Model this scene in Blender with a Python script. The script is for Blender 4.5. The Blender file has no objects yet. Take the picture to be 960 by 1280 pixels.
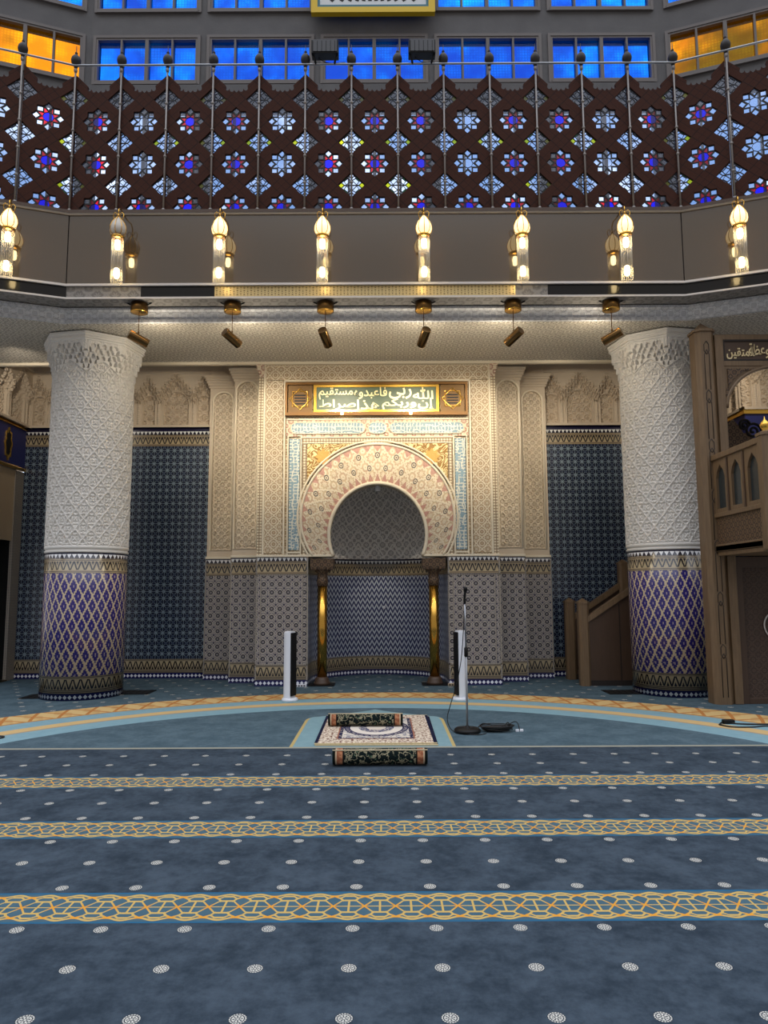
import bpy, bmesh, math, random
import numpy as np
from mathutils import Vector, Matrix
PI = math.pi
random.seed(7)
S = bpy.context.scene
COL = S.collection

# ------------------------------------------------------------------ object helpers
def tag(o, label=None, cat=None, group=None, kind=None):
    if label: o['label'] = label
    if cat: o['category'] = cat
    if group: o['group'] = group
    if kind: o['kind'] = kind
    return o

def thing(name, label, cat, loc=(0, 0, 0), rotz=0, group=None):
    o = bpy.data.objects.new(name, None)
    COL.objects.link(o)
    o.empty_display_size = .1
    o.location = loc
    o.rotation_euler = (0, 0, rotz)
    return tag(o, label, cat, group)

def link(name, me, parent=None, loc=None, rot=None):
    o = bpy.data.objects.new(name, me)
    COL.objects.link(o)
    if parent is not None: o.parent = parent
    if loc is not None: o.location = loc
    if rot is not None: o.rotation_euler = rot
    return o

def copy_tree(o, parent=None):
    c = o.copy()
    COL.objects.link(c)
    if parent is not None: c.parent = parent
    for ch in [x for x in COL.objects if x.parent == o]:
        copy_tree(ch, c)
    return c

class MB:
    """collects polygons with uv (metres) and material slots"""
    def __init__(self):
        self.v = []; self.f = []; self.uv = []; self.mi = []; self.sm = []
    def poly(self, pts, uv=None, mi=0, sm=False):
        b = len(self.v)
        self.v += [tuple(p) for p in pts]
        self.f.append(tuple(range(b, b + len(pts))))
        if uv is None:
            a, b2, c = Vector(pts[0]), Vector(pts[1]), Vector(pts[2])
            n = (b2 - a).cross(c - a)
            if len(pts) > 3: n = n + (c - a).cross(Vector(pts[3]) - a)
            ax = max(range(3), key=lambda i: abs(n[i]))
            uv = [((p[1], p[2]) if ax == 0 else (p[0], p[2]) if ax == 1 else (p[0], p[1])) for p in pts]
        self.uv.append([tuple(q) for q in uv]); self.mi.append(mi); self.sm.append(sm)
    def faces(self, verts, faces, mi=0, sm=False, uvf=None):
        for fc in faces:
            self.poly([verts[i] for i in fc], None if uvf is None else [uvf[i] for i in fc], mi, sm)
    def box(self, x0, x1, y0, y1, z0, z1, mi=0, M=None):
        P = [(x0, y0, z0), (x1, y0, z0), (x1, y1, z0), (x0, y1, z0), (x0, y0, z1), (x1, y0, z1), (x1, y1, z1), (x0, y1, z1)]
        if M is not None: P = [tuple(M @ Vector(p)) for p in P]
        self.faces(P, [(0, 3, 2, 1), (4, 5, 6, 7), (0, 1, 5, 4), (2, 3, 7, 6), (1, 2, 6, 5), (3, 0, 4, 7)], mi)
        return self
    def prism(self, pts, axis, a, b, mi=0):
        """closed polygon pts (2d) extruded along axis from a to b. axis 'y': pts=(x,z); 'x': pts=(y,z); 'z': pts=(x,y)"""
        def mk(p, t): return (p[0], t, p[1]) if axis == 'y' else (t, p[0], p[1]) if axis == 'x' else (p[0], p[1], t)
        n = len(pts)
        A = [mk(p, a) for p in pts]; B = [mk(p, b) for p in pts]
        ar = sum(pts[i][0] * pts[(i + 1) % n][1] - pts[(i + 1) % n][0] * pts[i][1] for i in range(n))
        flip = (ar > 0) == (axis != 'y')
        if (b < a): flip = not flip
        self.poly(A[::-1] if flip else A, None, mi); self.poly(B if flip else B[::-1], None, mi)
        for i in range(n):
            j = (i + 1) % n
            q = [A[i], A[j], B[j], B[i]]
            self.poly(q if flip else q[::-1], None, mi)
        return self
    def lathe(self, prof, n=24, c=(0, 0, 0), mi=0, sm=True, a0=0, uvr=None, capb=True, capt=True, M=None):
        """prof list of (r, z)"""
        ring = []
        for (r, z) in prof:
            ring.append([(c[0] + r * math.cos(a0 + 2 * PI * k / n), c[1] + r * math.sin(a0 + 2 * PI * k / n), c[2] + z) for k in range(n)])
        if M is not None: ring = [[tuple(M @ Vector(p)) for p in R] for R in ring]
        for i in range(len(prof) - 1):
            for k in range(n):
                k2 = (k + 1) % n
                R = uvr or max(prof[i][0], prof[i + 1][0])
                u0 = 2 * PI * R * k / n; u1 = 2 * PI * R * (k + 1) / n
                self.poly([ring[i][k], ring[i][k2], ring[i + 1][k2], ring[i + 1][k]],
                          [(u0, c[2] + prof[i][1]), (u1, c[2] + prof[i][1]), (u1, c[2] + prof[i + 1][1]), (u0, c[2] + prof[i + 1][1])], mi, sm)
        if capb and prof[0][0] > 1e-5: self.poly(ring[0][::-1], None, mi)
        if capt and prof[-1][0] > 1e-5: self.poly(ring[-1], None, mi)
        return self
    def tube(self, pts, r, n=8, mi=0, closed=False):
        pts = [Vector(p) for p in pts]
        m = len(pts); rings = []
        up = Vector((0, 0, 1)); prev = None
        for i in range(m):
            if closed: d = pts[(i + 1) % m] - pts[i - 1]
            else: d = pts[min(i + 1, m - 1)] - pts[max(i - 1, 0)]
            d.normalize()
            if prev is None:
                a = d.orthogonal().normalized()
            else:
                a = (prev - d * prev.dot(d))
                if a.length < 1e-6: a = d.orthogonal()
                a.normalize()
            prev = a
            b = d.cross(a)
            rr = r[i] if isinstance(r, (list, tuple)) else r
            rings.append([tuple(pts[i] + a * (rr * math.cos(2 * PI * k / n)) + b * (rr * math.sin(2 * PI * k / n))) for k in range(n)])
        L = 0
        for i in range(m if closed else m - 1):
            j = (i + 1) % m
            d = (pts[j] - pts[i]).length
            for k in range(n):
                k2 = (k + 1) % n
                self.poly([rings[i][k], rings[i][k2], rings[j][k2], rings[j][k]],
                          [(k / n * 6.28 * .03, L), ((k + 1) / n * 6.28 * .03, L), ((k + 1) / n * 6.28 * .03, L + d), (k / n * 6.28 * .03, L + d)], mi, True)
            L += d
        if not closed:
            self.poly(rings[0][::-1], None, mi); self.poly(rings[-1], None, mi)
        return self
    def mesh(self, name, mats):
        me = bpy.data.meshes.new(name)
        me.from_pydata(self.v, [], self.f)
        ul = me.uv_layers.new(name='UVMap')
        ul.data.foreach_set('uv', np.array([c for f in self.uv for q in f for c in q], dtype=np.float32))
        me.polygons.foreach_set('material_index', self.mi)
        me.polygons.foreach_set('use_smooth', self.sm)
        for m in (mats if isinstance(mats, (list, tuple)) else [mats]): me.materials.append(m)
        # weld so smooth shading works
        bm = bmesh.new(); bm.from_mesh(me)
        bmesh.ops.remove_doubles(bm, verts=bm.verts, dist=1e-5)
        bm.to_mesh(me); bm.free()
        me.update()
        return me
    def build(self, name, mats, parent=None, loc=None, rot=None, bevel=0):
        o = link(name, self.mesh(name, mats), parent, loc, rot)
        if bevel:
            m = o.modifiers.new('bevel', 'BEVEL'); m.width = bevel; m.segments = 2; m.limit_method = 'ANGLE'; m.angle_limit = .6
        return o

def box_obj(name, x0, x1, y0, y1, z0, z1, mat, parent=None, bevel=0):
    return MB().box(x0, x1, y0, y1, z0, z1).build(name, mat, parent, bevel=bevel)

def grid_mesh(name, P, UV, mat, smooth=True):
    """P (ny,nx,3) UV (ny,nx,2)"""
    ny, nx = P.shape[:2]
    idx = np.arange(ny * nx).reshape(ny, nx)
    F = np.stack([idx[:-1, :-1], idx[:-1, 1:], idx[1:, 1:], idx[1:, :-1]], -1).reshape(-1, 4)
    me = bpy.data.meshes.new(name)
    me.vertices.add(ny * nx); me.vertices.foreach_set('co', P.reshape(-1).astype(np.float32))
    me.loops.add(F.size); me.loops.foreach_set('vertex_index', F.reshape(-1).astype(np.int32))
    me.polygons.add(len(F)); me.polygons.foreach_set('loop_start', np.arange(0, F.size, 4, dtype=np.int32))
    ul = me.uv_layers.new(name='UVMap')
    ul.data.foreach_set('uv', UV.reshape(-1, 2)[F.reshape(-1)].reshape(-1).astype(np.float32))
    me.update(calc_edges=True); me.validate()
    me.polygons.foreach_set('use_smooth', np.full(len(me.polygons), smooth))
    me.materials.append(mat)
    return me

def fill(polys, depth, plane='xz', at=0.0, name='plate', mats=None, parent=None, mesh_only=False, tf=None):
    """plate with holes: even-odd filled polygons (2d), extruded depth/2 each side of the plane"""
    cu = bpy.data.curves.new(name, 'CURVE'); cu.dimensions = '2D'; cu.fill_mode = 'BOTH'; cu.extrude = depth / 2
    for pl in polys:
        sp = cu.splines.new('POLY'); sp.points.add(len(pl) - 1)
        for i, p in enumerate(pl): sp.points[i].co = (p[0], p[1], 0, 1)
        sp.use_cyclic_u = True
    ob = bpy.data.objects.new(name, cu)
    COL.objects.link(ob)
    dg = bpy.context.evaluated_depsgraph_get()
    me = bpy.data.meshes.new_from_object(ob.evaluated_get(dg))
    bpy.data.objects.remove(ob); bpy.data.curves.remove(cu)
    me.name = name
    if plane == 'xz': me.transform(Matrix(((1, 0, 0, 0), (0, 0, -1, at), (0, 1, 0, 0), (0, 0, 0, 1))))
    elif plane == 'yz': me.transform(Matrix(((0, 0, 1, at), (1, 0, 0, 0), (0, 1, 0, 0), (0, 0, 0, 1))))
    else: me.transform(Matrix.Translation((0, 0, at)))
    if tf is not None: me.transform(tf)
    while me.uv_layers: me.uv_layers.remove(me.uv_layers[0])
    ul = me.uv_layers.new(name='UVMap')
    for p in me.polygons:
        p.use_smooth = False
        n = p.normal; ax = max(range(3), key=lambda i: abs(n[i]))
        for li in p.loop_indices:
            c = me.vertices[me.loops[li].vertex_index].co
            ul.data[li].uv = (c[1], c[2]) if ax == 0 else (c[0], c[2]) if ax == 1 else (c[0], c[1])
    me.materials.clear()
    for m in (mats if isinstance(mats, (list, tuple)) else [mats]): me.materials.append(m)
    if mesh_only: return me
    return link(name, me, parent)

def sweep(mb, path, prof, mi=0, sgn=1):
    """path plan polyline (x,y); prof list of (d, z), d measured toward the hall (-normal side); open profile"""
    n = len(path); off = []
    for i in range(n):
        def nrm(a, b):
            t = Vector((b[0] - a[0], b[1] - a[1])).normalized(); return Vector((t.y, -t.x)) * sgn
        if i == 0: m = nrm(path[0], path[1])
        elif i == n - 1: m = nrm(path[-2], path[-1])
        else:
            a, b = nrm(path[i - 1], path[i]), nrm(path[i], path[i + 1])
            m = (a + b) / (1 + a.dot(b))
        off.append(m)
    u = 0
    for i in range(n - 1):
        L = math.hypot(path[i + 1][0] - path[i][0], path[i + 1][1] - path[i][1])
        w = 0
        for k in range(len(prof) - 1):
            (d0, z0), (d1, z1) = prof[k], prof[k + 1]
            dw = math.hypot(d1 - d0, z1 - z0)
            q = lambda j, d, z: (path[j][0] + off[j].x * d, path[j][1] + off[j].y * d, z)
            mb.poly([q(i, d0, z0), q(i + 1, d0, z0), q(i + 1, d1, z1), q(i, d1, z1)],
                    [(u, w), (u + L, w), (u + L, w + dw), (u, w + dw)], mi)
            w += dw
        u += L

# ------------------------------------------------------------------ node expression helpers
T = None
def srgb(c):
    out = []
    for x in c[:3]:
        x = x / 255.0
        out.append(x / 12.92 if x <= .04045 else ((x + .055) / 1.055) ** 2.4)
    return (*out, 1.0)

class V:
    def __init__(s, sock): s.s = sock
    def __add__(a, b): return M('ADD', a, b)
    __radd__ = __add__
    def __sub__(a, b): return M('SUBTRACT', a, b)
    def __rsub__(a, b): return M('SUBTRACT', b, a)
    def __mul__(a, b): return M('MULTIPLY', a, b)
    __rmul__ = __mul__
    def __truediv__(a, b): return M('DIVIDE', a, b)
    def __rtruediv__(a, b): return M('DIVIDE', b, a)
    def __neg__(a): return M('MULTIPLY', a, -1)
    def __lt__(a, b): return M('LESS_THAN', a, b)
    def __gt__(a, b): return M('GREATER_THAN', a, b)
    def __and__(a, b): return M('MULTIPLY', a, b)
    def __or__(a, b): return M('MAXIMUM', a, b)
def M(op, *a):
    n = T.nodes.new('ShaderNodeMath'); n.operation = op
    for i, x in enumerate(a):
        if isinstance(x, V): T.links.new(x.s, n.inputs[i])
        else: n.inputs[i].default_value = x
    return V(n.outputs[0])
def absf(x): return M('ABSOLUTE', x)
def fract(x): return M('FRACT', x)
def floorf(x): return M('FLOOR', x)
def mn(a, b): return M('MINIMUM', a, b)
def mx(a, b): return M('MAXIMUM', a, b)
def sin(x): return M('SINE', x)
def cos(x): return M('COSINE', x)
def hyp(x, y): return M('SQRT', x * x + y * y)
def atan2(y, x): return M('ARCTAN2', y, x)
def cell(x, p, o=0.0): return fract(x / p + o) - .5
def inv(x): return 1 - x
def rng(x, a, b): return (x > a) & (x < b)
def ss(x, a, b):
    n = T.nodes.new('ShaderNodeMapRange'); n.interpolation_type = 'SMOOTHSTEP'
    T.links.new(x.s, n.inputs[0]); n.inputs[1].default_value = a; n.inputs[2].default_value = b
    return V(n.outputs[0])
def mix(f, a, b):
    n = T.nodes.new('ShaderNodeMix'); n.data_type = 'RGBA'
    if isinstance(f, V): T.links.new(f.s, n.inputs[0])
    else: n.inputs[0].default_value = f
    for i, c in ((6, a), (7, b)):
        if isinstance(c, V): T.links.new(c.s, n.inputs[i])
        else: n.inputs[i].default_value = srgb(c)
    return V(n.outputs[2])
def noise(scale, detail=3, vec=None, rough=.5, out=0):
    n = T.nodes.new('ShaderNodeTexNoise'); n.inputs['Scale'].default_value = scale
    n.inputs['Detail'].default_value = detail; n.inputs['Roughness'].default_value = rough
    if vec is None: vec = uvvec()
    T.links.new(vec, n.inputs['Vector'])
    return V(n.outputs[out])
def uvvec():
    for n in T.nodes:
        if n.type == 'TEX_COORD': return n.outputs['UV']
    return T.nodes.new('ShaderNodeTexCoord').outputs['UV']
def objvec():
    for n in T.nodes:
        if n.type == 'TEX_COORD': return n.outputs['Object']
    return T.nodes.new('ShaderNodeTexCoord').outputs['Object']
def uvxy(vec=None):
    n = T.nodes.new('ShaderNodeSeparateXYZ'); T.links.new(vec or uvvec(), n.inputs[0])
    return V(n.outputs[0]), V(n.outputs[1])
def comb(x, y, z=0.0):
    n = T.nodes.new('ShaderNodeCombineXYZ')
    for i, c in enumerate((x, y, z)):
        if isinstance(c, V): T.links.new(c.s, n.inputs[i])
        else: n.inputs[i].default_value = c
    return n.outputs[0]

def mat(name, fn=None, rough=.5, metal=0.0, spec=.5, bump=0.0, bdist=.01, emit=None, estr=0, coat=0):
    """fn(u, v) -> colour (V or tuple) or (colour, height V)"""
    global T
    m = bpy.data.materials.new(name); m.use_nodes = True
    T = m.node_tree
    p = T.nodes['Principled BSDF']
    p.inputs['Roughness'].default_value = rough; p.inputs['Metallic'].default_value = metal
    p.inputs['Specular IOR Level'].default_value = spec
    p.inputs['Coat Weight'].default_value = coat
    if fn is not None:
        if callable(fn):
            r = fn(*uvxy())
            h = None
            if isinstance(r, list): r, h = r
            if isinstance(r, V): T.links.new(r.s, p.inputs['Base Color'])
            else: p.inputs['Base Color'].default_value = srgb(r)
            if h is not None and bump:
                b = T.nodes.new('ShaderNodeBump'); b.inputs['Strength'].default_value = bump; b.inputs['Distance'].default_value = bdist
                T.links.new(h.s, b.inputs['Height']); T.links.new(b.outputs[0], p.inputs['Normal'])
        else: p.inputs['Base Color'].default_value = srgb(fn)
    if emit is not None:
        p.inputs['Emission Color'].default_value = srgb(emit); p.inputs['Emission Strength'].default_value = estr
    return m

# ------------------------------------------------------------------ camera
cam = bpy.data.cameras.new('camera'); co = bpy.data.objects.new('camera', cam); COL.objects.link(co)
PITCH = math.atan(98 / 890.0)
cam.sensor_fit = 'VERTICAL'; cam.sensor_height = 36; cam.lens = 890 / 1280 * 36
cam.clip_start = .05; cam.clip_end = 400
co.matrix_world = Matrix.Translation((.11, 0, 1.6)) @ Matrix.Rotation(PI / 2 + PITCH, 4, 'X') @ Matrix.Rotation(-.005, 4, 'Z')
S.camera = co

# ------------------------------------------------------------------ pattern functions
NAVY = (27, 30, 92); BEIGE = (176, 160, 128); DARK = (24, 24, 34); WHITE = (232, 232, 230); GOLDT = (176, 142, 84)

def zigzag(c, u, v, v0, v1, up=True, per=.105):
    h = (v - v0) / (v1 - v0)
    if not up: h = 1 - h
    t = absf(cell(u, per)) * 2
    inside = rng(v, v0, v1)
    d = absf(h * .86 - t + .02)
    c = mix(inside, c, mix(ss(h, .0, 1.0), (150, 135, 108), BEIGE))
    c = mix(inside & (d < .2), c, DARK)
    c = mix(inside & (h * .86 < t - .62), c, DARK)
    return c

def dado(u, v, field, vt, tri=(222, 222, 224), base=True):
    """tile bands: skirting at the floor, a zigzag band, the field, zigzag and triangle bands from height vt"""
    c = field
    if base:
        lo = v < .355
        c = mix(lo, c, (150, 136, 110))
        st = cell(v, .022)
        c = mix(rng(v, .1, .165) & (st > 0), c, (52, 46, 50))
        c = zigzag(c, u, v, .165, .31)
        c = mix(rng(v, .325, .355) & (cell(v, .02) > 0), c, (48, 44, 56))
        b = v < .1
        d = absf(cell(u, .07)) + absf((v - .05) / .075)
        c = mix(b, c, (22, 24, 82))
        c = mix(b & (d < .43), c, (232, 234, 242))
    up = v > vt
    c = mix(up, c, (168, 150, 118))
    c = mix(rng(v, vt, vt + .045) & (cell(v, .022) > 0), c, (60, 52, 56))
    c = zigzag(c, u, v, vt + .05, vt + .18, up=False)
    c = mix(rng(v, vt + .185, vt + .225) & (cell(v, .02) > 0), c, (52, 48, 54))
    h = (v - (vt + .225)) / .065
    inside = rng(v, vt + .225, vt + .29)
    c = mix(inside, c, (28, 26, 44))
    c = mix(inside & (absf(cell(u, .075)) * 2 < h * .95), c, tri)
    c = mix(v > vt + .29, c, (34, 32, 62))
    return c

def f_column(u, v):
    # steps of small mosaic pieces
    q = .0168
    us = (floorf(u / q) + .5) * q; vs = (floorf(v / .0185) + .5) * .0185
    a = absf(cell(us, .1346)) * 2; b = absf(cell(vs - .36, .294)) * 2
    d1 = a + b
    d = mn(d1, 2 - d1)   # 0 at lattice knots of both staggered sets
    nav = d < .79
    c = mix(nav, (196, 178, 150), (34, 24, 104))
    c = mix(d < .2, c, (168, 150, 150))
    g = (absf(cell(u, q)) > .44) | (absf(cell(v, .0185)) > .44)
    return mix(g & nav, c, (70, 64, 130))

def f_pilaster(u, v):
    p = .14
    x = cell(u, p, .5); y = cell(v, p, .25)
    ax = absf(x); ay = absf(y)
    r = hyp(x, y)
    c = mix(r < 2, (144, 138, 142), (144, 138, 142))
    mesh = (absf(cell(u + v, p / 3.0)) < .17) | (absf(cell(u - v, p / 3.0)) < .17)
    c = mix(mesh, c, (58, 58, 84))
    c = mix(absf(mx(ax, ay) - .42) < .035, c, (176, 168, 156))
    c = mix(r < .36, c, (172, 164, 152))
    c = mix(r < .27, c, (26, 26, 46))
    c = mix(r < .13, c, (138, 132, 132))
    x2 = cell(u, p, 0); y2 = cell(v, p, -.25)
    r2 = hyp(x2, y2)
    c = mix(r2 < .2, c, (160, 152, 142))
    c = mix(r2 < .13, c, (40, 40, 72))
    return c

def f_wall(u, v):
    p = .128
    x = cell(u, p); y = cell(v, p)
    ax = absf(x); ay = absf(y)
    r = hyp(x, y)
    th = atan2(y, x)
    c = mix(r < 2, (24, 27, 46), (24, 27, 46))
    pet = absf(sin(th * 4))             # zero along eight spokes
    star = (pet * r < .15) & (r < .47) & (r > .05)
    c = mix(star, c, (128, 146, 160))
    x2 = .5 - ax; y2 = .5 - ay
    c = mix((x2 + y2 < .24), c, (90, 108, 130))
    c = mix((x2 + y2 < .12), c, (22, 24, 42))
    c = mix((mn(x2, y2) < .035), c, (44, 52, 78))
    return c

def f_niche(u, v):
    a = absf(cell(u, .09)) * 2
    h = fract(v / .115 - a * .8)
    c = mix(h < .52, (180, 187, 198), (26, 34, 84))
    return mix(absf(h - .52) < .06, c, (80, 92, 130))

def arab(u, v, p, k=3.2, off=0.0, petals=8):
    """interlaced arabesque height 0..1"""
    x = cell(u, p, off); y = cell(v, p)
    r = hyp(x, y); th = atan2(y, x)
    a = sin(r * (6.283 * k) + cos(th * petals) * 1.3)
    b = absf(absf(x) + absf(y) - .5)
    l = ss(b, .09, .03)
    return mx(ss(a, -.2, .5), l)

# ------------------------------------------------------------------ materials
mt = {}
mt['tile_column'] = mat('column_tile', lambda u, v: dado(u, v, f_column(u, v), 1.88), rough=.16, spec=.6)
mt['tile_pilaster'] = mat('pilaster_tile', lambda u, v: dado(u, v, f_pilaster(u, v), 1.88), rough=.3)
mt['tile_wall'] = mat('star_tile', lambda u, v: dado(u, v, f_wall(u, v), 4.37), rough=.22)
mt['tile_niche'] = mat('chevron_tile', lambda u, v: dado(u, v, f_niche(u, v), 1.88), rough=.3)
mt['frame_tile'] = mat('border_tile', lambda u, v: mix((cell(u, .03) > 0) | (cell(v, .03) > .2), (92, 88, 92), (160, 152, 140)), rough=.4)
mt['stucco_white'] = mat('white_stucco', lambda u, v: [mix(noise(6, 3), (218, 214, 209), (230, 227, 222)), noise(160, 2)], rough=.8, bump=.15)
mt['stucco_beige'] = mat('beige_stucco', lambda u, v: [mix(noise(5, 3), (198, 182, 160), (212, 196, 174)), noise(160, 2)], rough=.8, bump=.15)
def stucco_pat(name, p, ground, line, bump=.9, k=3.2, off=0.0, bd=.012, petals=8):
    return mat(name, lambda u, v: (lambda h: [mix(h, ground, line), h])(arab(u, v, p, k, off, petals)), rough=.75, bump=bump, bdist=bd)
mt['soffit'] = stucco_pat('ceiling_stucco', .2, (176, 168, 154), (226, 219, 206), bump=1.0, bd=.03, k=2.2)
mt['border'] = stucco_pat('border_stucco', .2, (178, 152, 120), (226, 212, 186), k=4.2)
mt['pink'] = stucco_pat('rose_stucco', .16, (186, 146, 128), (226, 210, 184), k=3.0)
def scroll(u, v):
    n = noise(7, 1.5, comb(u + sin(v * 24) * .03, v + sin(u * 24) * .03))
    h = ss(absf(fract(n * 7) - .5), .3, .16)
    return [mix(h, (150, 110, 46), (236, 212, 156)), h]
mt['gold_arab'] = mat('gilded_scrolls', scroll, rough=.6, bump=.9, bdist=.012)
mt['flower'] = mat('ochre_flower', lambda u, v: [mix(noise(40, 2), (196, 140, 60), (226, 176, 96)), noise(40, 2)], rough=.6, bump=.6)
mt['pilaster_stucco'] = mat('carved_stucco', lambda u, v: [mix(noise(7, 3), (196, 180, 156), (208, 192, 168)), noise(150, 2)], rough=.8, bump=.15)
mt['pilaster_panel'] = stucco_pat('carved_panel_stucco', .13, (196, 180, 156), (226, 212, 190), k=3.0, off=.5)
mt['cream'] = mat('cream_moulding', (226, 214, 190), rough=.6)
mt['bead'] = mat('beaded_moulding', lambda u, v: (lambda h: [mix(h, (150, 130, 104), (226, 212, 184)), h])(ss(hyp(cell(u, .05), cell(v, .05)), .42, .3)), rough=.6, bump=.8)
def blue_script(horizontal):
    def fn(u, v):
        a, b = (u, v) if horizontal else (v, u)
        n1 = noise(7, 2, comb(a * 1.0, floorf(b * 22) * .37))
        st = ss(absf(cell(a + n1 * .1, .055)), .2, .12)
        wv = ss(absf(cell(b + n1 * .16, .09)), .16, .08)
        h = mx(st & (n1 > .42), wv)
        return [mix(h, (132, 158, 170), (222, 220, 206)), h]
    return fn
mt['blue_h'] = mat('blue_inscription_across', blue_script(True), rough=.6, bump=.8)
mt['blue_v'] = mat('blue_inscription_upright', blue_script(False), rough=.6, bump=.8)
mt['niche_stucco'] = mat('niche_stucco', lambda u, v: (lambda h: [mix(h, (176, 171, 168), (236, 231, 226)), h])(
    mx(ss(absf(fract(v / .3 - absf(cell(u, .34)) * 1.6) - .5), .12, .05), arab(u, v, .16, 2.6))), rough=.85, bump=1.0, bdist=.015)
mt['concrete'] = mat('grey_concrete', lambda u, v: [mix(noise(3, 5), (86, 85, 87), (108, 107, 108)), noise(30, 4)], rough=.9, bump=.2)
mt['window_frame'] = mat('grey_window_frame', (104, 98, 96), rough=.6)
mt['fascia'] = mat('taupe_glass', (72, 58, 41), rough=.03, spec=.5)
mt['fascia'].node_tree.nodes['Principled BSDF'].inputs['IOR'].default_value = 2.2
mt['trim_light'] = mat('pale_edge', (206, 200, 196), rough=.4)
mt['strip_reflection_gold'] = mat('painted_gold_reflection', lambda u, v: (lambda h: [mix(h, (122, 98, 58), (206, 184, 130)), h])(mx(arab(u, v, .1, 2.0), ss(absf(cell(u, .05)), .3, .2))), rough=.3, metal=.3, bump=.3)  # reflection of the lit niche wall, painted in as gold
mt['strip_reflection_black'] = mat('painted_dark_reflection', (20, 19, 20), rough=.12)  # reflection of dark gaps, painted in as black
mt['cornice'] = mat('cornice_stucco', lambda u, v: (lambda h: [mix(h, (190, 191, 196), (212, 213, 217)), h])(arab(u, v, .19, 2.6)), rough=.8, bump=.9, bdist=.012)
mt['soffit_grey'] = mat('grey_soffit', lambda u, v: (lambda h: [mix(h, (120, 117, 115), (142, 139, 136)), h])(arab(u, v, .26, 3.0)), rough=.85, bump=.7)
mt['brass'] = mat('brass', (214, 166, 78), rough=.18, metal=1)
mt['brass_dark'] = mat('aged_brass', (104, 78, 44), rough=.3, metal=1)
mt['brass_lamp'] = mat('smoked_brass', (128, 98, 60), rough=.2, metal=1)
mt['gold'] = mat('gold_leaf', (226, 180, 80), rough=.25, metal=.9)
mt['black'] = mat('black_plastic', (9, 9, 11), rough=.5, spec=.3)
mt['white_plastic'] = mat('white_plastic', (226, 228, 236), rough=.35)
mt['steel'] = mat('steel', (150, 152, 156), rough=.3, metal=.9)
mt['post_grey'] = mat('grey_post', (138, 132, 128), rough=.45, metal=.5)
mt['dark_finial'] = mat('dark_finial', (26, 19, 19), rough=.6)
mt['cable'] = mat('black_cable', (18, 18, 20), rough=.5)
mt['void'] = mat('dark_room', (8, 8, 9), rough=1)
mt['blue_paint'] = mat('navy_panel', (34, 40, 104), rough=.5)
mt['beige_panel'] = mat('beige_panel', lambda u, v: mix(noise(8, 2, comb(u * 6, v * .3)), (170, 150, 122), (184, 164, 136)), rough=.6)
def wood(name, a, b, sx=1, sy=14):
    return mat(name, lambda u, v: (lambda n: [mix(n, a, b), n])(noise(3, 5, comb(u * sy, v * sx))), rough=.45, bump=.1)
mt['wood'] = wood('oak_wood', (80, 62, 45), (134, 110, 82))
mt['wood_dark'] = wood('walnut_wood', (62, 46, 35), (82, 62, 48))
mt['wood_carved'] = mat('carved_wood', lambda u, v: (lambda h: [mix(h, (58, 44, 36), (112, 88, 64)), h])(arab(u, v, .12, 3.2)), rough=.55, bump=1, bdist=.012)
mt['wood_door'] = mat('carved_door_wood', lambda u, v: (lambda h: [mix(h, (66, 50, 42), (84, 66, 54)), h])(arab(u, v, .15, 3.4)), rough=.5, bump=.8, bdist=.01)
mt['wood_groove'] = mat('dark_inlay', (34, 26, 22), rough=.6)
def latt(u, v):
    w = .689
    # dark joint lines: squares at the crossings of the 45 degree strips, with pegs
    x = cell(u, w); y = cell(v, w)                # rosette centre at 0,0 ; joint squares at (0,.5) and (.5,0)
    def sq(ox, oy):
        X = absf(cell(u, w, ox)); Y = absf(cell(v, w, oy)); return X + Y
    a = mn(sq(0, .5), sq(.5, 0))
    line = absf(a - .2) < .012
    line = line | ((absf(absf(x) - absf(y)) < .0) )
    line = line | (absf(absf(x) + absf(y) - .5) < .006)
    X = cell(u, w, 0); Y = cell(v, w, .5)
    pegs = (absf(absf(X) - .05) < .012) & (absf(absf(Y) - .05) < .012)
    n = noise(3, 4, comb(u * 10, v * 10))
    c = mix(n, (54, 28, 19), (68, 37, 26))
    return mix(line | pegs, c, (36, 24, 20))
mt['lattice_wood'] = mat('lattice_wood', latt, rough=.7, spec=.15)
mt['lead'] = mat('dark_lead', (18, 16, 20), rough=.6)

def glass(name, col, gloss=.06, faces=1):
    global T
    m = bpy.data.materials.new(name); m.use_nodes = True; T = m.node_tree
    T.nodes.remove(T.nodes['Principled BSDF'])
    tr = T.nodes.new('ShaderNodeBsdfTransparent'); tl = T.nodes.new('ShaderNodeBsdfTranslucent'); gl = T.nodes.new('ShaderNodeBsdfGlossy')
    gl.inputs['Roughness'].default_value = .1
    c = col(*uvxy()) if callable(col) else mix(0.0, col, col)
    if faces > 1:          # light crosses both faces of the pane
        gm = T.nodes.new('ShaderNodeGamma'); gm.inputs[1].default_value = 1 / faces; T.links.new(c.s, gm.inputs[0]); c = V(gm.outputs[0])
    for n in (tr, tl):
        if c is not None: T.links.new(c.s, n.inputs['Color'])
        else: n.inputs['Color'].default_value = srgb(col)
    m1 = T.nodes.new('ShaderNodeMixShader'); m1.inputs[0].default_value = .12 if faces == 1 else .02
    m2 = T.nodes.new('ShaderNodeMixShader'); m2.inputs[0].default_value = gloss
    T.links.new(tr.outputs[0], m1.inputs[1]); T.links.new(tl.outputs[0], m1.inputs[2])
    T.links.new(m1.outputs[0], m2.inputs[1]); T.links.new(gl.outputs[0], m2.inputs[2])
    T.links.new(m2.outputs[0], T.nodes['Material Output'].inputs['Surface'])
    return m
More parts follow.
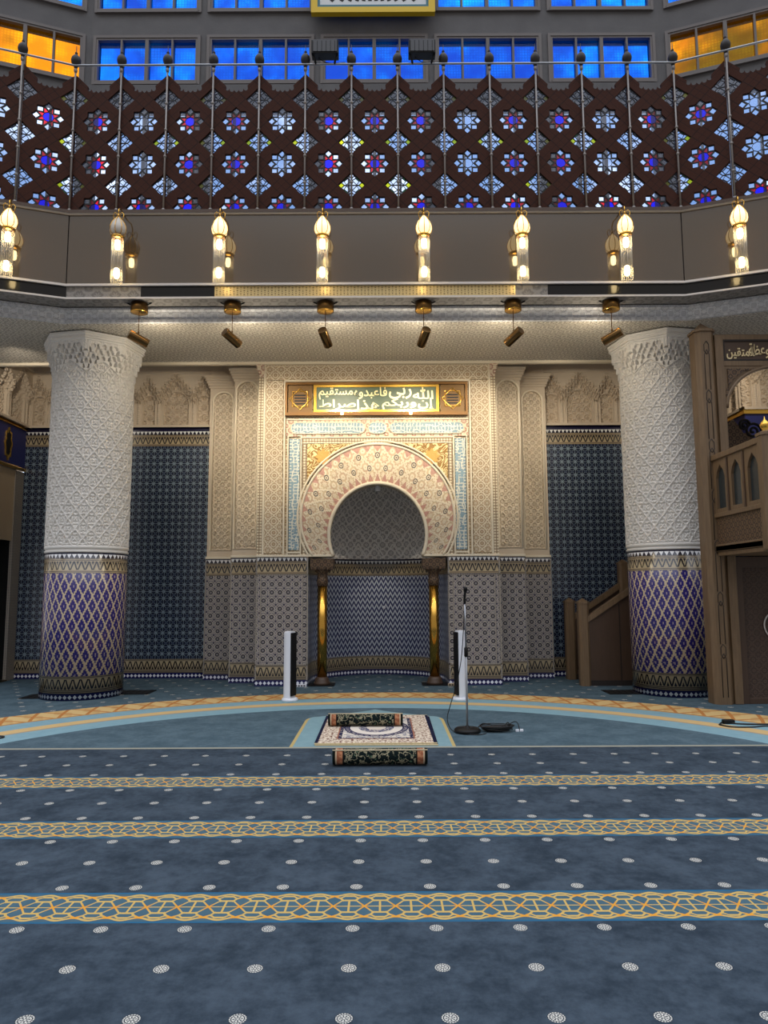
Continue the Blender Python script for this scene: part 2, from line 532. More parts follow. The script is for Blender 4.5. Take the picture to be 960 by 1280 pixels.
def ribbed(a, b):
    def fn(u, v):
        n = noise(2.2, 4)
        g = (absf(cell(u, .05)) > .36) | (absf(cell(v, .05)) > .36)
        return mix(g * .6, mix(ss(n, .38, .68), a, b), a)
    return fn
mt['blue_glass'] = glass('blue_ribbed_glass', ribbed((0, 92, 214), (0, 140, 246)), .015, faces=2)
mt['yellow_glass'] = glass('amber_ribbed_glass', ribbed((184, 104, 0), (216, 138, 0)), .015, faces=2)
mt['clear_glass'] = glass('pale_glass', (232, 238, 250), faces=2)
mt['g_blue'] = glass('cobalt_glass', (10, 4, 238)); mt['g_red'] = glass('ruby_glass', (214, 22, 44))
mt['g_white'] = glass('pale_blue_glass', (222, 232, 248)); mt['g_yellow'] = glass('yellow_glass', (214, 214, 8))
mt['g_green'] = glass('green_glass', (10, 112, 64))

# ------------------------------------------------------------------ floor
def carpet(u, v):
    pile = noise(3.2, 6, None, .68); pile2 = noise(16, 5, None, .7)
    pp = ss(pile * .65 + pile2 * .35, .32, .68)
    base = mix(pp, (38, 48, 58), (68, 79, 90))
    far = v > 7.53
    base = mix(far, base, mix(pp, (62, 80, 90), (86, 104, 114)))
    # girih border bands
    c = base
    vb = (v - 3.83 + 30 * 1.199) / 1.199
    vbf = fract(vb) * 1.199                       # 0 at the band centre (wraps)
    dv = mn(vbf, 1.199 - vbf)
    sgn = M('SIGN', (1.199 * .5) - vbf)
    dv = (vbf < .6) * vbf + (vbf > .6) * (vbf - 1.199)
    near = v < 7.2
    band = (absf(dv) < .165) & near
    y = absf(dv) / .15
    x = .5 - absf(cell(u / .159, 1))              # 0 at the crossings, .5 at the upright bars
    th = .06
    L = absf(y - mn(x * 1.6, .45)) < th
    L = L | (y < th * .5) | ((x > .465) & (y < .45))
    L = L | ((absf(y - mn(.62 + (x - .2) * 1.2, .8)) < th) & (x > .19))
    L = L | ((absf(y - (.62 - (x - .2) * 1.7)) < th * 1.4) & rng(x, .19, .31))
    L = L | ((absf(y - (.78 - x * .8)) < th) & (x < .21))
    L = L | (absf(y - .88 + .09 * cos(x * 6.283)) < th)
    bc = mix(noise(9, 3), (58, 84, 98), (76, 102, 114))
    bc = mix(L, bc, mix(ss(x, .2, .06), (190, 158, 92), (208, 144, 52)))
    c = mix(band, c, bc)
    c = mix((absf(absf(dv) - .168) < .008) & near, c, (40, 92, 124))
    # medallion dots: rows at -.24, +.24, +.6 around each band
    def dots(c, du, dvv, rad=.033):
        r = hyp(du, dvv)
        th2 = atan2(dvv, du)
        rr = r / rad
        flower = (rr < .7) & inv(rng(rr, .3, .6) & (sin(th2 * 8) > .1)) & inv(rng(rr, .16, .26))
        d = (rng(rr, .82, 1.0) & (sin(th2 * 18) > -.6)) | flower
        return mix(d, mix(rr < 1.08, c, (40, 48, 58)), (196, 193, 184))
    du = (fract((u + .05 + .2) / .4 + 50) - .5) * .4
    row = (v < 7.5)
    for o in (-.24, .24, .5995):
        d2 = (fract((v - 3.83 - o) / 1.199 + 30.5) - .5) * 1.199
        cc = dots(c, du, d2)
        c = mix(row, c, cc)
    # line at the edge of the imam's area
    c = mix(rng(v, 7.5, 7.56), c, (148, 146, 132))
    # arcs
    d1 = hyp(u, v - 5.28) - 4.7
    d2 = 6.56 - hyp(u, v - 4.92)
    t = d1 / mx(d1 + d2, .01)
    inr = (d1 > 0) & (d2 > 0) & (v > 7.4)
    ang = atan2(v - 5.1, u)
    lb = mix(noise(8, 3), (112, 146, 158), (134, 164, 172))
    gp = mix(ss(absf(cell(ang, .06) ) + absf(t - .83) * 1.6, .28, .36), (190, 156, 104), (202, 172, 118))
    gp = mix(absf(absf(cell(ang, .06)) - absf(t - .83) * 2.4) < .07, gp, (176, 116, 62))
    ring = mix(rng(t, .24, .4), lb, (196, 166, 116))
    ring = mix(rng(t, .24, .27), ring, (156, 140, 118))
    ring = mix(rng(t, .66, 1.0), ring, gp)
    ring = mix(rng(t, .62, .66), ring, (170, 128, 80))
    c = mix(inr, c, ring)
    # dots behind the arc, staggered
    vv = v / .36
    d2v = (fract(vv) - .5) * .36
    uo = (fract(u / .4 + floorf(vv) * .5) - .5) * .4
    out = (d2 < -.05) & (v > 7.6)
    c = mix(out, c, dots(c, uo, d2v, .04))
    # prayer-niche shape woven in the middle
    ax = absf(u + .02)
    t1 = mn(mx((v - 9.05) / .28, 0.0), 1.0)
    w1 = .72 + .14 * M('SQRT', mx(1 - t1 * t1, 0.0))
    w2 = .72 * M('POWER', mx(1 - (v - 9.33) / .55, 0.0), 1.25)
    w = (v < 9.33) * w1 + (v > 9.33) * w2
    nin = (ax < w) & rng(v, 7.56, 9.88)
    c = mix(nin, c, mix(noise(8, 3), (108, 138, 146), (130, 158, 164)))
    c = mix(nin & (ax > w - .035) & (v < 9.2), c, (176, 156, 104))
    return [c, noise(240, 2)]
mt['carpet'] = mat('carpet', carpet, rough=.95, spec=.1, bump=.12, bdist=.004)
fb = MB(); fb.poly([(-9, -9, 0), (9, -9, 0), (9, 15, 0), (-9, 15, 0)])
fb.box(-9, 9, -9, 15, -.2, -.01)
tag(fb.build('floor', mt['carpet']), 'blue carpet with gold bands', kind='structure')

# ------------------------------------------------------------------ back wall with tile and stucco frieze
FY = 13.45
def arch_r(du, v, hw, z0, zs):
    """>0 inside an arch of half width hw from z0, springing at zs"""
    rect = np.minimum(hw - np.abs(du), v - z0)
    circ = hw - np.hypot(du, v - zs)
    return np.where(v < zs, rect, np.minimum(circ, v - z0))
def arab_np(u, v, p, k=3.2, off=0.0, petals=8):
    x = (u / p + off) % 1 - .5; y = (v / p) % 1 - .5
    r = np.hypot(x, y); th = np.arctan2(y, x)
    a = np.sin(r * 6.283 * k + np.cos(th * petals) * 1.3)
    b = np.abs(np.abs(x) + np.abs(y) - .5)
    s1 = np.clip((a + .2) / .7, 0, 1); s2 = np.clip((.09 - b) / .06, 0, 1)
    return np.maximum(s1 * s1 * (3 - 2 * s1), s2)
def frieze_h(u, v):
    """u along the wall, v up from 0 to 1.35"""
    per = 1.05
    db = (u / per + .5) % 1 * per - per / 2         # big arch at 0
    dsm = (u / per) % 1 * per - per / 2             # small arch at per/2
    h = np.zeros_like(u)
    ib = arch_r(db, v, .235, .06, .46); is_ = arch_r(dsm, v, .115, .06, .5)
    for ins, p in ((ib, .16), (is_, .2)):
        h = np.where(ins > 0, -.062 + .03 * arab_np(db if p == .16 else dsm, v - .09, p, 3.0, .5), h)
        h = np.where((ins > -.025) & (ins <= 0), .012, h)
        h = np.where((ins > -.05) & (ins <= -.04), .01, h)
    # little shafts between the arches
    for c0 in (.335, -.335):
        dd = np.abs(db - c0)
        h = np.where((dd < .03) & (v < .58), .03 * np.sqrt(np.clip(1 - (dd / .03) ** 2, 0, 1)) + .004 * np.sin(v * 160), h)
    # stepped stalactite canopy
    q = .06
    a = np.abs((np.floor(db / q + .5)) * q)
    sb = .98 - (a / .33) * .36
    asm = np.abs((np.floor(dsm / q + .5)) * q)
    sm_ = .9 - (asm / .19) * .28
    s = np.where(np.abs(db) < .335, sb, sm_)
    xl = np.where(np.abs(db) < .335, db, dsm)
    over = v - (s - .18)
    lay = np.floor(np.clip(over, 0, .26) / .058); fr = (np.clip(over, 0, .26) / .058) % 1
    cx_ = np.abs((xl / q + .5 + .5 * (lay % 2)) % 1 - .5)
    hole = cx_ < .34 * np.sqrt(np.clip(1 - fr * fr * 1.5, 0, 1))
    hh = .03 + .026 * lay - .05 * hole
    h = np.where(over > 0, hh, h)
    top = v - s - .05
    h = np.where(top > 0, .095, h)
    ogee = np.abs(top - .035) < .012
    h = np.where((top > 0) & ogee, .112, h)
    h = np.where(v > 1.02, .11, h); h = np.where(v > 1.08, .125, h)
    h = np.where(v > 1.2, .115 + .006 * arab_np(u, v, .12, 2.5), h)
    h = np.where(v < .05, .04, h)
    return h
def frieze(name, org, du, nrm, L, u0, parent, H=1.35, res=.0115, mat_=None):
    nx, ny = int(L / res), int(H / res)
    u, v = np.meshgrid(np.linspace(0, L, nx), np.linspace(0, H, ny))
    h = frieze_h(u + u0, v)
    P = np.zeros((ny, nx, 3))
    for i in range(3): P[..., i] = org[i] + du[i] * u + nrm[i] * h
    P[..., 2] += v
    me = grid_mesh(name, P, np.stack([u, v], -1), mat_ or mt['stucco_beige'], smooth=False)
    return link(name, me, parent)
ZF = 4.72
def back_wall(name, xa, xb):
    mb = MB(); mb.box(xa, xb, FY, FY + .3, 0, ZF + 1.4)
    w = tag(mb.build(name, mt['tile_wall']), 'star tiled wall', kind='structure')
    return w
wl = back_wall('wall_back_left', -6.77, -1.22)
wr = back_wall('wall_back_right', 1.22, 6.6)
# big arch centres at px 219 (X=-3.84) and mirrored
tag(frieze('trim_1', (-6.77, FY - .07, ZF), (1, 0, 0), (0, -1, 0), 4.1, -6.77 + 3.87, None), kind='structure')
tag(frieze('trim_2', (2.6, FY - .07, ZF), (1, 0, 0), (0, -1, 0), 4.0, 2.6 - 3.87, None), kind='structure')

# left wall with doorway
lwm = MB()
XL = -6.77
lwm.box(XL - .06, XL, 13.17, FY, 0, 3.87)
lwm.box(XL - .06, XL, 12.3, 13.17, 3.87, 3.9)
o = tag(lwm.build('wall_left', mt['frame_tile']), kind='structure')
tag(frieze('trim_3', (XL + .07, 12.3, ZF), (0, 1, 0), (1, 0, 0), FY - 12.3, .4, None), kind='structure')
tag(box_obj('wall_left_upper', XL - .3, XL, 12.3, FY, ZF, 6.1, mt['stucco_beige']), kind='structure')
tag(box_obj('wall_left_return', -9, XL - .3, 12.3, 12.5, 0, 6.1, mt['stucco_beige']), kind='structure')
lp = thing('blue_header_panel', 'navy blue header panel with gold edges above the dark doorway', 'panel', (XL - .02, 12.85, 3.88))
box_obj('board', -.1, .03, -.55, .59, .05, .8, mt['blue_paint'], lp)
for z in (0.0, .79):
    box_obj('gold_edge', -.1, .06, -.55, .59, z, z + .06, mt['brass'], lp, bevel=.01)
cart = []
for k in range(40):
    a = 2 * PI * k / 40
    r = 1 + .12 * math.cos(a * 8)
    cart.append((-.05 + .12 * math.cos(a) * r, .42 + .28 * math.sin(a) * r))
c2 = [(-.05 + (p[0] + .05) * .82, .42 + (p[1] - .42) * .86) for p in cart]
md = fill([cart, c2], .02, 'yz', .04, 'cartouche', mt['gold'], lp)
fill([c2], .012, 'yz', .036, 'plaque', mt['black'], md)
tag(box_obj('wall_left_header', XL - .06, XL - .03, 12.3, 13.17, 2.55, 3.88, mt['beige_panel']), kind='structure')
dv = MB(); dv.box(XL - 1.6, XL - 1.55, 12.3, 13.3, 0, 3.0); dv.box(XL - 1.6, XL - .06, 13.2, 13.25, 0, 3.0); dv.box(XL - 1.6, XL - .07, 12.3, 13.25, 2.56, 2.6)
tag(dv.build('door_1', mt['void']), kind='structure')
tag(box_obj('trim_4', XL - .3, XL + .02, 12.3, 13.17, 0, .025, mt['brass_dark']), kind='structure')

# right wall, seen through the pulpit arch
XR = 6.5
rwm = MB(); rwm.box(XR, XR + .3, 12.3, FY, 0, ZF); rwm.box(XR, 9, 12.3, 12.5, 0, ZF)
tag(rwm.build('wall_right', mt['tile_wall']), kind='structure')
tag(box_obj('wall_right_upper', XR + .0, 9, 12.31, FY, ZF, 6.1, mt['stucco_beige']), kind='structure')
tag(frieze('trim_5', (XR - .07, 12.3, ZF), (0, 1, 0), (-1, 0, 0), FY - 12.3, .2, None), kind='structure')
tag(frieze('trim_6', (XR - .07, 12.23, ZF), (1, 0, 0), (0, -1, 0), 2.5, .5, None), kind='structure')
bp = thing('blue_wall_panel', 'navy blue panel with gold top edge behind the pulpit arch', 'panel', (XR, 12.3, 3.7))
box_obj('board', -.03, 2.4, -.03, 0, .05, 1.0, mt['blue_paint'], bp)
box_obj('side_board', -.03, 0, 0, 1.1, .05, 1.0, mt['blue_paint'], bp)
gb = MB(); gb.box(-.07, 2.4, -.08, 0, .95, 1.03); gb.box(-.07, 0, 0, 1.1, .95, 1.03)
gb.build('gold_edge', mt['gold'], bp)

# ------------------------------------------------------------------ soffit over the prayer niche bay, cornice, balcony fascia
def wing(cx, cy, ang, L): return (cx + (L * math.cos(ang) if cx > 0 else -L * math.cos(ang)), cy - L * math.sin(ang))
A20 = math.radians(20)
def path(hx, y, L=4.0):
    return [wing(-hx, y, A20, L), (-hx, y), (hx, y), wing(hx, y, A20, L)]
ZC = 5.62
cb = MB()
pf = path(4.68, 10.33)
cb.poly([(p[0], p[1], ZC) for p in pf] + [(8.9, 12.22, ZC), (-8.9, 12.22, ZC)])
cb.box(-8.9, 8.9, 12.2, 12.26, ZC - .03, 6.12)
tag(cb.build('ceiling', mt['soffit']), kind='structure')
tag(box_obj('trim_7', -6.7, 6.7, 12.19, 12.27, ZC - .045, ZC + .02, mt['cream']), kind='structure')
tag(box_obj('ceiling_recess', -8.9, 8.9, 12.22, 13.8, 6.08, 6.2, mt['stucco_beige']), kind='structure')
cm = MB()
sweep(cm, path(4.68, 10.33), [(0, ZC), (.04, ZC - .03), (.07, ZC - .02), (.07, ZC + .02), (.05, ZC + .03), (.08, ZC + .13), (.13, ZC + .15), (.13, ZC + .18), (.09, ZC + .185), (.09, 5.83)])
tag(cm.build('trim_8', mt['cornice']), kind='structure')
sm = MB(); sweep(sm, path(4.48, 9.92), [(-.6, 5.82), (0, 5.82)])
tag(sm.build('ceiling_edge', mt['soffit_grey']), kind='structure')
# strip below the fascia, mirrored lit wall and dark gaps painted as fixed colours
P9 = path(4.48, 9.9)
zb, zt = 5.82, 6.01
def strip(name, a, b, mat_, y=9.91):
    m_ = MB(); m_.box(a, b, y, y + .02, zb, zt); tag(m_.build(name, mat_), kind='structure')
strip('trim_9', -4.48, -3.4, mt['soffit_grey']); strip('trim_10', -3.4, -2.33, mt['strip_reflection_black']); strip('trim_11', -2.33, 2.03, mt['strip_reflection_gold'])
strip('trim_12', 2.03, 2.5, mt['soffit_grey']); strip('trim_13', 2.5, 4.48, mt['strip_reflection_black'])
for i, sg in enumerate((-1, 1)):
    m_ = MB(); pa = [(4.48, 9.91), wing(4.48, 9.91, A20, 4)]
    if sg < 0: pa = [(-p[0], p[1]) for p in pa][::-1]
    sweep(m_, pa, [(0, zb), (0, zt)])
    tag(m_.build('trim_%d' % (14 + i), mt['strip_reflection_black']), kind='structure')
em = MB()
sweep(em, P9, [(0, zt - .01), (.03, zt - .01), (.03, zt + .022), (0, zt + .022)]); sweep(em, P9, [(0, zb - .012), (.02, zb - .012), (.02, zb + .012), (0, zb + .012)])
sweep(em, P9, [(0, 7.09), (.035, 7.09), (.035, 7.115), (0, 7.115)])
tag(em.build('trim_16', mt['trim_light']), kind='structure')
for nm, pa in (('balcony_fascia', [(-4.475, 9.9), (4.475, 9.9)]), ('balcony_fascia_left', [wing(-4.49, 9.897, A20, 4), (-4.49, 9.897)]), ('balcony_fascia_right', [(4.49, 9.897), wing(4.49, 9.897, A20, 4)])):
    m_ = MB(); sweep(m_, pa, [(-.04, 6.0), (0, 6.0), (0, 7.1), (-.04, 7.1)])
    tag(m_.build(nm, mt['fascia']), kind='structure')
bm_ = MB(); sweep(bm_, P9, [(-.05, 6.0), (-.05, 7.1)]); sweep(bm_, P9, [(.05, 7.1), (.05, 7.15), (-.6, 7.15)])
tag(bm_.build('balcony_edge', mt['wood_dark']), kind='structure')
tag(box_obj('balcony_floor', -9, 9, 10.5, 14, 6.9, 7.1, mt['concrete']), kind='structure')

# ------------------------------------------------------------------ clerestory wall with coloured windows
WY = 11.4; WH = 4.945
rows = [(7.45, 9.86, 'clear_glass'), (10.33, 11.15, 'blue_glass'), (11.68, 12.5, 'blue_glass')]
def rect(x0, x1, z0, z1): return [(x0, z0), (x1, z0), (x1, z1), (x0, z1)]
cxs = [-3.96 + 1.97 * k for k in range(5)]
polys = [rect(-WH, WH, 7.0, 13.4)]
for cx in cxs:
    for (z0, z1, g) in rows: polys.append(rect(cx - .885, cx + .885, z0, z1))
tag(fill(polys, .22, 'xz', WY + .11, 'wall_upper', mt['concrete']), kind='structure')
def tfw(sg):
    a = -A20 if sg > 0 else A20
    return Matrix.Translation((sg * WH, WY, 0)) @ Matrix.Rotation(a, 4, 'Z')
wing_c = [1.02, 3.0]
for sg in (-1, 1):
    polys = [rect(min(0, sg * 4.2), max(0, sg * 4.2), 7.0, 13.4)]
    for cx in wing_c:
        for (z0, z1, g) in rows: polys.append(rect(sg * cx - .9, sg * cx + .9, z0, z1))
    tag(fill(polys, .22, 'xz', .11, 'wall_upper_' + ('left' if sg < 0 else 'right'), mt['concrete'], tf=tfw(sg)), kind='structure')
WN = [0]
def window(x0, x1, z0, z1, gname, M_=None):
    WN[0] += 1
    w = MB(); f = .035
    n = 4; W = (x1 - x0)
    bars = [(x0, x0 + f), (x1 - f, x1)]
    for k in (1, 2, 3):
        h = .03 if k == 2 else .017
        bars.append((x0 + W * k / n - h, x0 + W * k / n + h))
    for a, b in bars: w.box(a, b, -.02, .1, z0, z1)
    for a, b in ((z0, z0 + f), (z1 - f, z1)): w.box(x0, x1, -.018, .098, a, b)
    # raised casing on the wall face
    w.box(x0 - .05, x0, -.03, .03, z0 - .05, z1 + .05); w.box(x1, x1 + .05, -.03, .03, z0 - .05, z1 + .05)
    w.box(x0, x1, -.03, .03, z1, z1 + .05); w.box(x0, x1, -.05, .03, z0 - .06, z0)
    o = w.build('window_%d' % WN[0], mt['window_frame'])
    o.matrix_world = M_ if M_ is not None else Matrix.Translation((0, WY, 0))
    tag(o, kind='structure')
    for k in range(n):
        p = MB(); a = x0 + W * k / n; b = x0 + W * (k + 1) / n
        p.box(a + .01, b - .01, .05, .058, z0, z1)
        link('pane', p.mesh('pane', mt[gname]), o)
    return o
for (z0, z1, g) in rows:
    for cx in cxs: window(cx - .88, cx + .88, z0, z1, g)
    for sg in (-1, 1):
        for cx in wing_c:
            window(sg * cx - .89, sg * cx + .89, z0, z1, 'yellow_glass' if z0 > 10 and z0 < 11 else g, tfw(sg))
tag(box_obj('trim_17', -WH, WH, WY - .12, WY, 10.0, 10.2, mt['concrete']), kind='structure')

# ------------------------------------------------------------------ lattice balcony screen
ORD = ['first', 'second', 'third', 'fourth', 'fifth', 'sixth', 'seventh', 'eighth', 'ninth', 'tenth', 'eleventh', 'twelfth', 'thirteenth', 'fourteenth']
W = .689
def clip(pl, ax, val, keep_gt=True):
    out = []; s = 1 if keep_gt else -1
    for i in range(len(pl)):
        a, b = pl[i - 1], pl[i]
        da, db = s * (a[ax] - val), s * (b[ax] - val)
        if (da >= 0) != (db >= 0):
            t = da / (da - db); out.append((a[0] + (b[0] - a[0]) * t, a[1] + (b[1] - a[1]) * t))
        if db >= 0: out.append(b)
    return out
def rot2(p, a): return (p[0] * math.cos(a) - p[1] * math.sin(a), p[0] * math.sin(a) + p[1] * math.cos(a))
def rosette_pieces():
    P = []
    P.append(('c', [(.1 * W * math.cos(PI / 4 * k), .1 * W * math.sin(PI / 4 * k)) for k in range(8)]))
    for k in range(8):
        a = PI / 8 + PI / 4 * k
        P.append(('r', [rot2(p, a) for p in ((.108 * W, -.04 * W), (.205 * W, -.004 * W), (.205 * W, .004 * W), (.108 * W, .04 * W))]))
    for k in range(4):
        a = PI / 2 * k
        P.append(('o', [rot2(p, a) for p in ((.165 * W, 0), (.232 * W, -.067 * W), (.299 * W, 0), (.232 * W, .067 * W))]))
        P.append(('o', [rot2(p, a) for p in ((.112 * W, .112 * W), (.205 * W, .112 * W), (.205 * W, .205 * W), (.112 * W, .205 * W))]))
    return P
def rosette_outline():
    pts = []
    for k in range(4):
        a = PI / 2 * k
        pts += [rot2(p, a) for p in ((.315 * W, 0), (.236 * W, .08 * W), (.218 * W, .098 * W), (.218 * W, .218 * W), (.098 * W, .218 * W), (.08 * W, .236 * W))]
    return pts
def diamond_pieces():
    P = []
    for s in (-1, 1):
        P.append(('y', [(s * .17 * W, 0), (s * .222 * W, -.053 * W), (s * .275 * W, 0), (s * .222 * W, .053 * W)]))
        for t in (-1, 1):
            P.append(('w', [(s * .014 * W, t * .012 * W), (s * .1 * W, t * .012 * W), (s * .014 * W, t * .1 * W)]))
            P.append(('w', [(s * .118 * W, t * .014 * W), (s * .158 * W, t * .014 * W), (s * .205 * W, t * .06 * W), (s * .17 * W, t * .09 * W)]))
            P.append(('w', [(s * .014 * W, t * .118 * W), (s * .085 * W, t * .17 * W), (s * .055 * W, t * .2 * W), (s * .014 * W, t * .16 * W)]))
            P.append(('w', [(s * .108 * W, t * .026 * W), (s * .15 * W, t * .085 * W), (s * .085 * W, t * .145 * W), (s * .026 * W, t * .108 * W)]))
            P.append(('g', [(s * .16 * W, t * .1 * W), (s * .1 * W, t * .16 * W), (s * .108 * W, t * .172 * W), (s * .172 * W, t * .108 * W)]))
            P.append(('w', [(s * .014 * W, t * .185 * W), (s * .045 * W, t * .214 * W), (s * .014 * W, t * .258 * W)]))
    return P
ROS, DIA = rosette_pieces(), diamond_pieces()
DOUT = [(.292 * W, 0), (0, .292 * W), (-.292 * W, 0), (0, -.292 * W)]
ZR = (8.57, 7.89, 7.21); ZD = (8.91, 8.23, 7.55); ZB = 7.165
def shift(pl, dx, dz): return [(p[0] + dx, p[1] + dz) for p in pl]
def grow(pl, k):
    cx = sum(p[0] for p in pl) / len(pl); cz = sum(p[1] for p in pl) / len(pl)
    return [(cx + (p[0] - cx) * k, cz + (p[1] - cz) * k) for p in pl]
hw = W / 2 - .004
outl = [(-hw, 7.15), (hw, 7.15), (hw, 9.31), (hw - .26 * W, 9.31 - .26 * W)]
for a in np.linspace(0, PI, 7): outl.append((.2 * W - .045 * W * -math.cos(a) * 1.0, 9.085 - .035 * math.sin(a)))
for a in np.linspace(0, PI, 7): outl.append((.1 * W + .045 * W * math.cos(a), 9.06 - .03 * math.sin(a)))
outl += [(.03 * W, 9.04), (0, 9.02)]
half = [p for p in outl[2:-1]]
outl = outl[:2] + half + [(0, 9.02)] + [(-p[0], p[1]) for p in half[::-1]]
holes = []; leadpolys = []
for i, z in enumerate(ZR):
    h = shift(rosette_outline(), 0, z); ps = [shift(p, 0, z) for _, p in ROS]
    if i == 2:
        h = clip(h, 1, ZB); ps = [q for q in (clip(p, 1, ZB + .006) for p in ps) if len(q) > 2]
    holes.append(h); leadpolys.append(h); leadpolys += [grow(p_, 1.045) for p_ in ps]
for z in ZD:
    for s in (-1, 1):
        h = clip(shift(DOUT, s * W / 2, z), 0, s * (W / 2 - .012), s < 0)
        ps = [clip(shift(p, s * W / 2, z), 0, s * (W / 2 - .014), s < 0) for _, p in DIA]
        holes.append(h); leadpolys.append(h); leadpolys += [grow(p, 1.08) for p in ps if len(p) > 2]
# front and back boards of the timber lattice
LATT = fill([outl] + holes, .05, 'xz', 0, 'lattice', mt['lattice_wood'], mesh_only=True)
for p in LATT.polygons: pass
_ul = LATT.uv_layers[0]
for d in _ul.data: d.uv = (d.uv[0], d.uv[1] - ZR[0])
LEAD = fill(leadpolys, .014, 'xz', 0, 'lead_came', mt['lead'], mesh_only=True)
def glass_mesh(name, pieces, mats):
    mb = MB()
    for mi, pl in pieces:
        if len(pl) > 2:
            g = grow(pl, 1.12)
            mb.poly([(p[0], 0.0, p[1]) for p in g], None, mi)
    return mb.mesh(name, mats)
key = {'c': 0, 'r': 1, 'o': 2}
def ros_mesh(kind, halfcut):
    ps = [(key[k], p) for k, p in ROS]
    if halfcut: ps = [(k, clip(p, 1, ZB + .006 - ZR[2])) for k, p in ps]
    ms = [mt['g_blue'], mt['g_red'], mt['g_white']] if kind == 'R' else [mt['g_white']] * 3
    return glass_mesh('star_rosette', ps, ms)
ROSM = {(k, h): ros_mesh(k, h) for k in 'RW' for h in (0, 1)}
dk = {'y': 0, 'w': 1, 'g': 2}
def dia_mesh(kind, s):
    ps = [(dk[k], clip(p, 0, s * -.014, s < 0) if False else [q for q in p]) for k, p in DIA]
    ps = [(k, p) for k, p in ps if (sum(q[0] for q in p) * s) < 0]
    ms = [mt['g_yellow'], mt['g_white'], mt['g_green']] if kind == 'Y' else [mt['g_white']] * 3
    return glass_mesh('corner_diamond', ps, ms)
DIAM = {(k, s): dia_mesh(k, s) for k in 'Y-' for s in (-1, 1)}

def panel(label, loc, rz, stars, yel, sx=1.0):
    """yel: 3 rows x (left corner, right corner)"""
    t = thing('lattice_panel', label, 'balcony screen', loc, rz, 'stained glass balcony panels')
    t.scale = (sx, 1, 1)
    link('lattice_frame', LATT, t)
    link('lead_came', LEAD, t)
    for i, z in enumerate(ZR):
        link('star_rosette', ROSM[(stars[i], 1 if i == 2 else 0)], t, (0, 0, z))
    for i, z in enumerate(ZD):
        for s in (-1, 1):
            k = 'Y' if yel[i][0 if s < 0 else 1] else '-'
            link('corner_diamond', DIAM[(k, s)], t, (s * W / 2, 0, z))
    return t
STAR = 'RWRRWRRRWRRWR'
YP = [['B', '-', '-', 'B', '-', '-', 'B', 'B', 'R', '-', 'B', '-', '-', 'B'],
      ['R', '-', 'B', 'B', 'B', 'L', 'B', 'B', 'R', 'B', 'B', 'B', '-', 'L'],
      ['B', '-', '-', 'L', '-', '-', 'B', 'B', '-', '-', 'B', '-', '-', 'B']]
PY = 9.93
for i in range(13):
    # corner to the right of post i belongs to panel i's left side
    yel = [(YP[r][i] in 'BR', YP[r][i + 1] in 'BL') for r in range(3)]
    st = (STAR[i], STAR[i], 'R')
    lab = 'lattice panel with %s stars, %s along the front from the left corner' % ('pale' if STAR[i] == 'W' else 'blue and red', ORD[i])
    panel(lab, ((i - 6) * W, PY, 0), 0, st, yel)
for sg in (-1, 1):
    for j in range(3):
        c = wing(sg * 4.48, PY, A20, (j + .5) * .715)
        st = 'R' if j % 2 == 0 else 'W'
        nm = 'left' if sg < 0 else 'right'
        lab = 'lattice panel with %s stars, %s of the %s wing from its corner' % ('blue and red' if st == 'R' else 'pale', ORD[j], nm)
        panel(lab, (c[0], c[1], 0), A20 if sg < 0 else -A20, (st, st, 'R'), [(j == 0 and sg > 0, j == 0 and sg < 0)] * 3, 1.03)

# posts with egg finials
def egg(n=14):
    return [(.001, 0), (.022, .004), (.024, .02), (.04, .045), (.062, .085), (.068, .125), (.06, .165), (.038, .2), (.018, .215), (.016, .235), (.022, .245), (.006, .27), (.004, .36), (.0005, .37)]
EGG = MB().lathe([(r_ * 1.05, z_) for r_, z_ in egg()], 16).mesh('finial', mt['dark_finial'])
pb = MB(); pb.tube([(0, 0, 7.13), (0, 0, 8.2), (0, 0, 9.36)], .014, 8); pb.lathe([(.03, 7.13), (.03, 7.16), (.016, 7.18)], 12)
for k in range(4):
    pb.lathe([(.016, 0), (.024, .01), (.024, .03), (.016, .04)], 10, (0, 0, 7.55 + k * .42))
pb.lathe([(.016, 0), (.026, .02), (.026, .05), (.012, .08)], 10, (0, 0, 9.33))
POST = pb.mesh('shaft', mt['post_grey'])
posts = [((i - 6.5) * W, PY - .05, '%s post from the left corner' % ORD[i], 'front') for i in range(14)]
for sg in (-1, 1):
    for j in range(1, 4):
        c = wing(sg * 4.48, PY - .05, A20, j * .715)
        posts.append((c[0], c[1], '%s post past the %s corner' % (ORD[j - 1], 'left' if sg < 0 else 'right'), 'wing'))
for (x, y, w_, wh) in posts:
    t = thing('balcony_post', 'thin grey balcony post under a dark egg finial, ' + w_, 'post', (x, y, 0), 0, 'balcony posts with egg finials')
    link('shaft', POST, t); link('finial', EGG, t, (0, 0, 9.4))
rl = MB(); rp = path(4.48, PY - .08)
rl.tube([(p[0], p[1], 9.425) for p in rp], .015, 8)
tag(rl.build('balcony_rail', mt['steel']), 'silver tube rail running above the lattice screen past every post', 'rail')

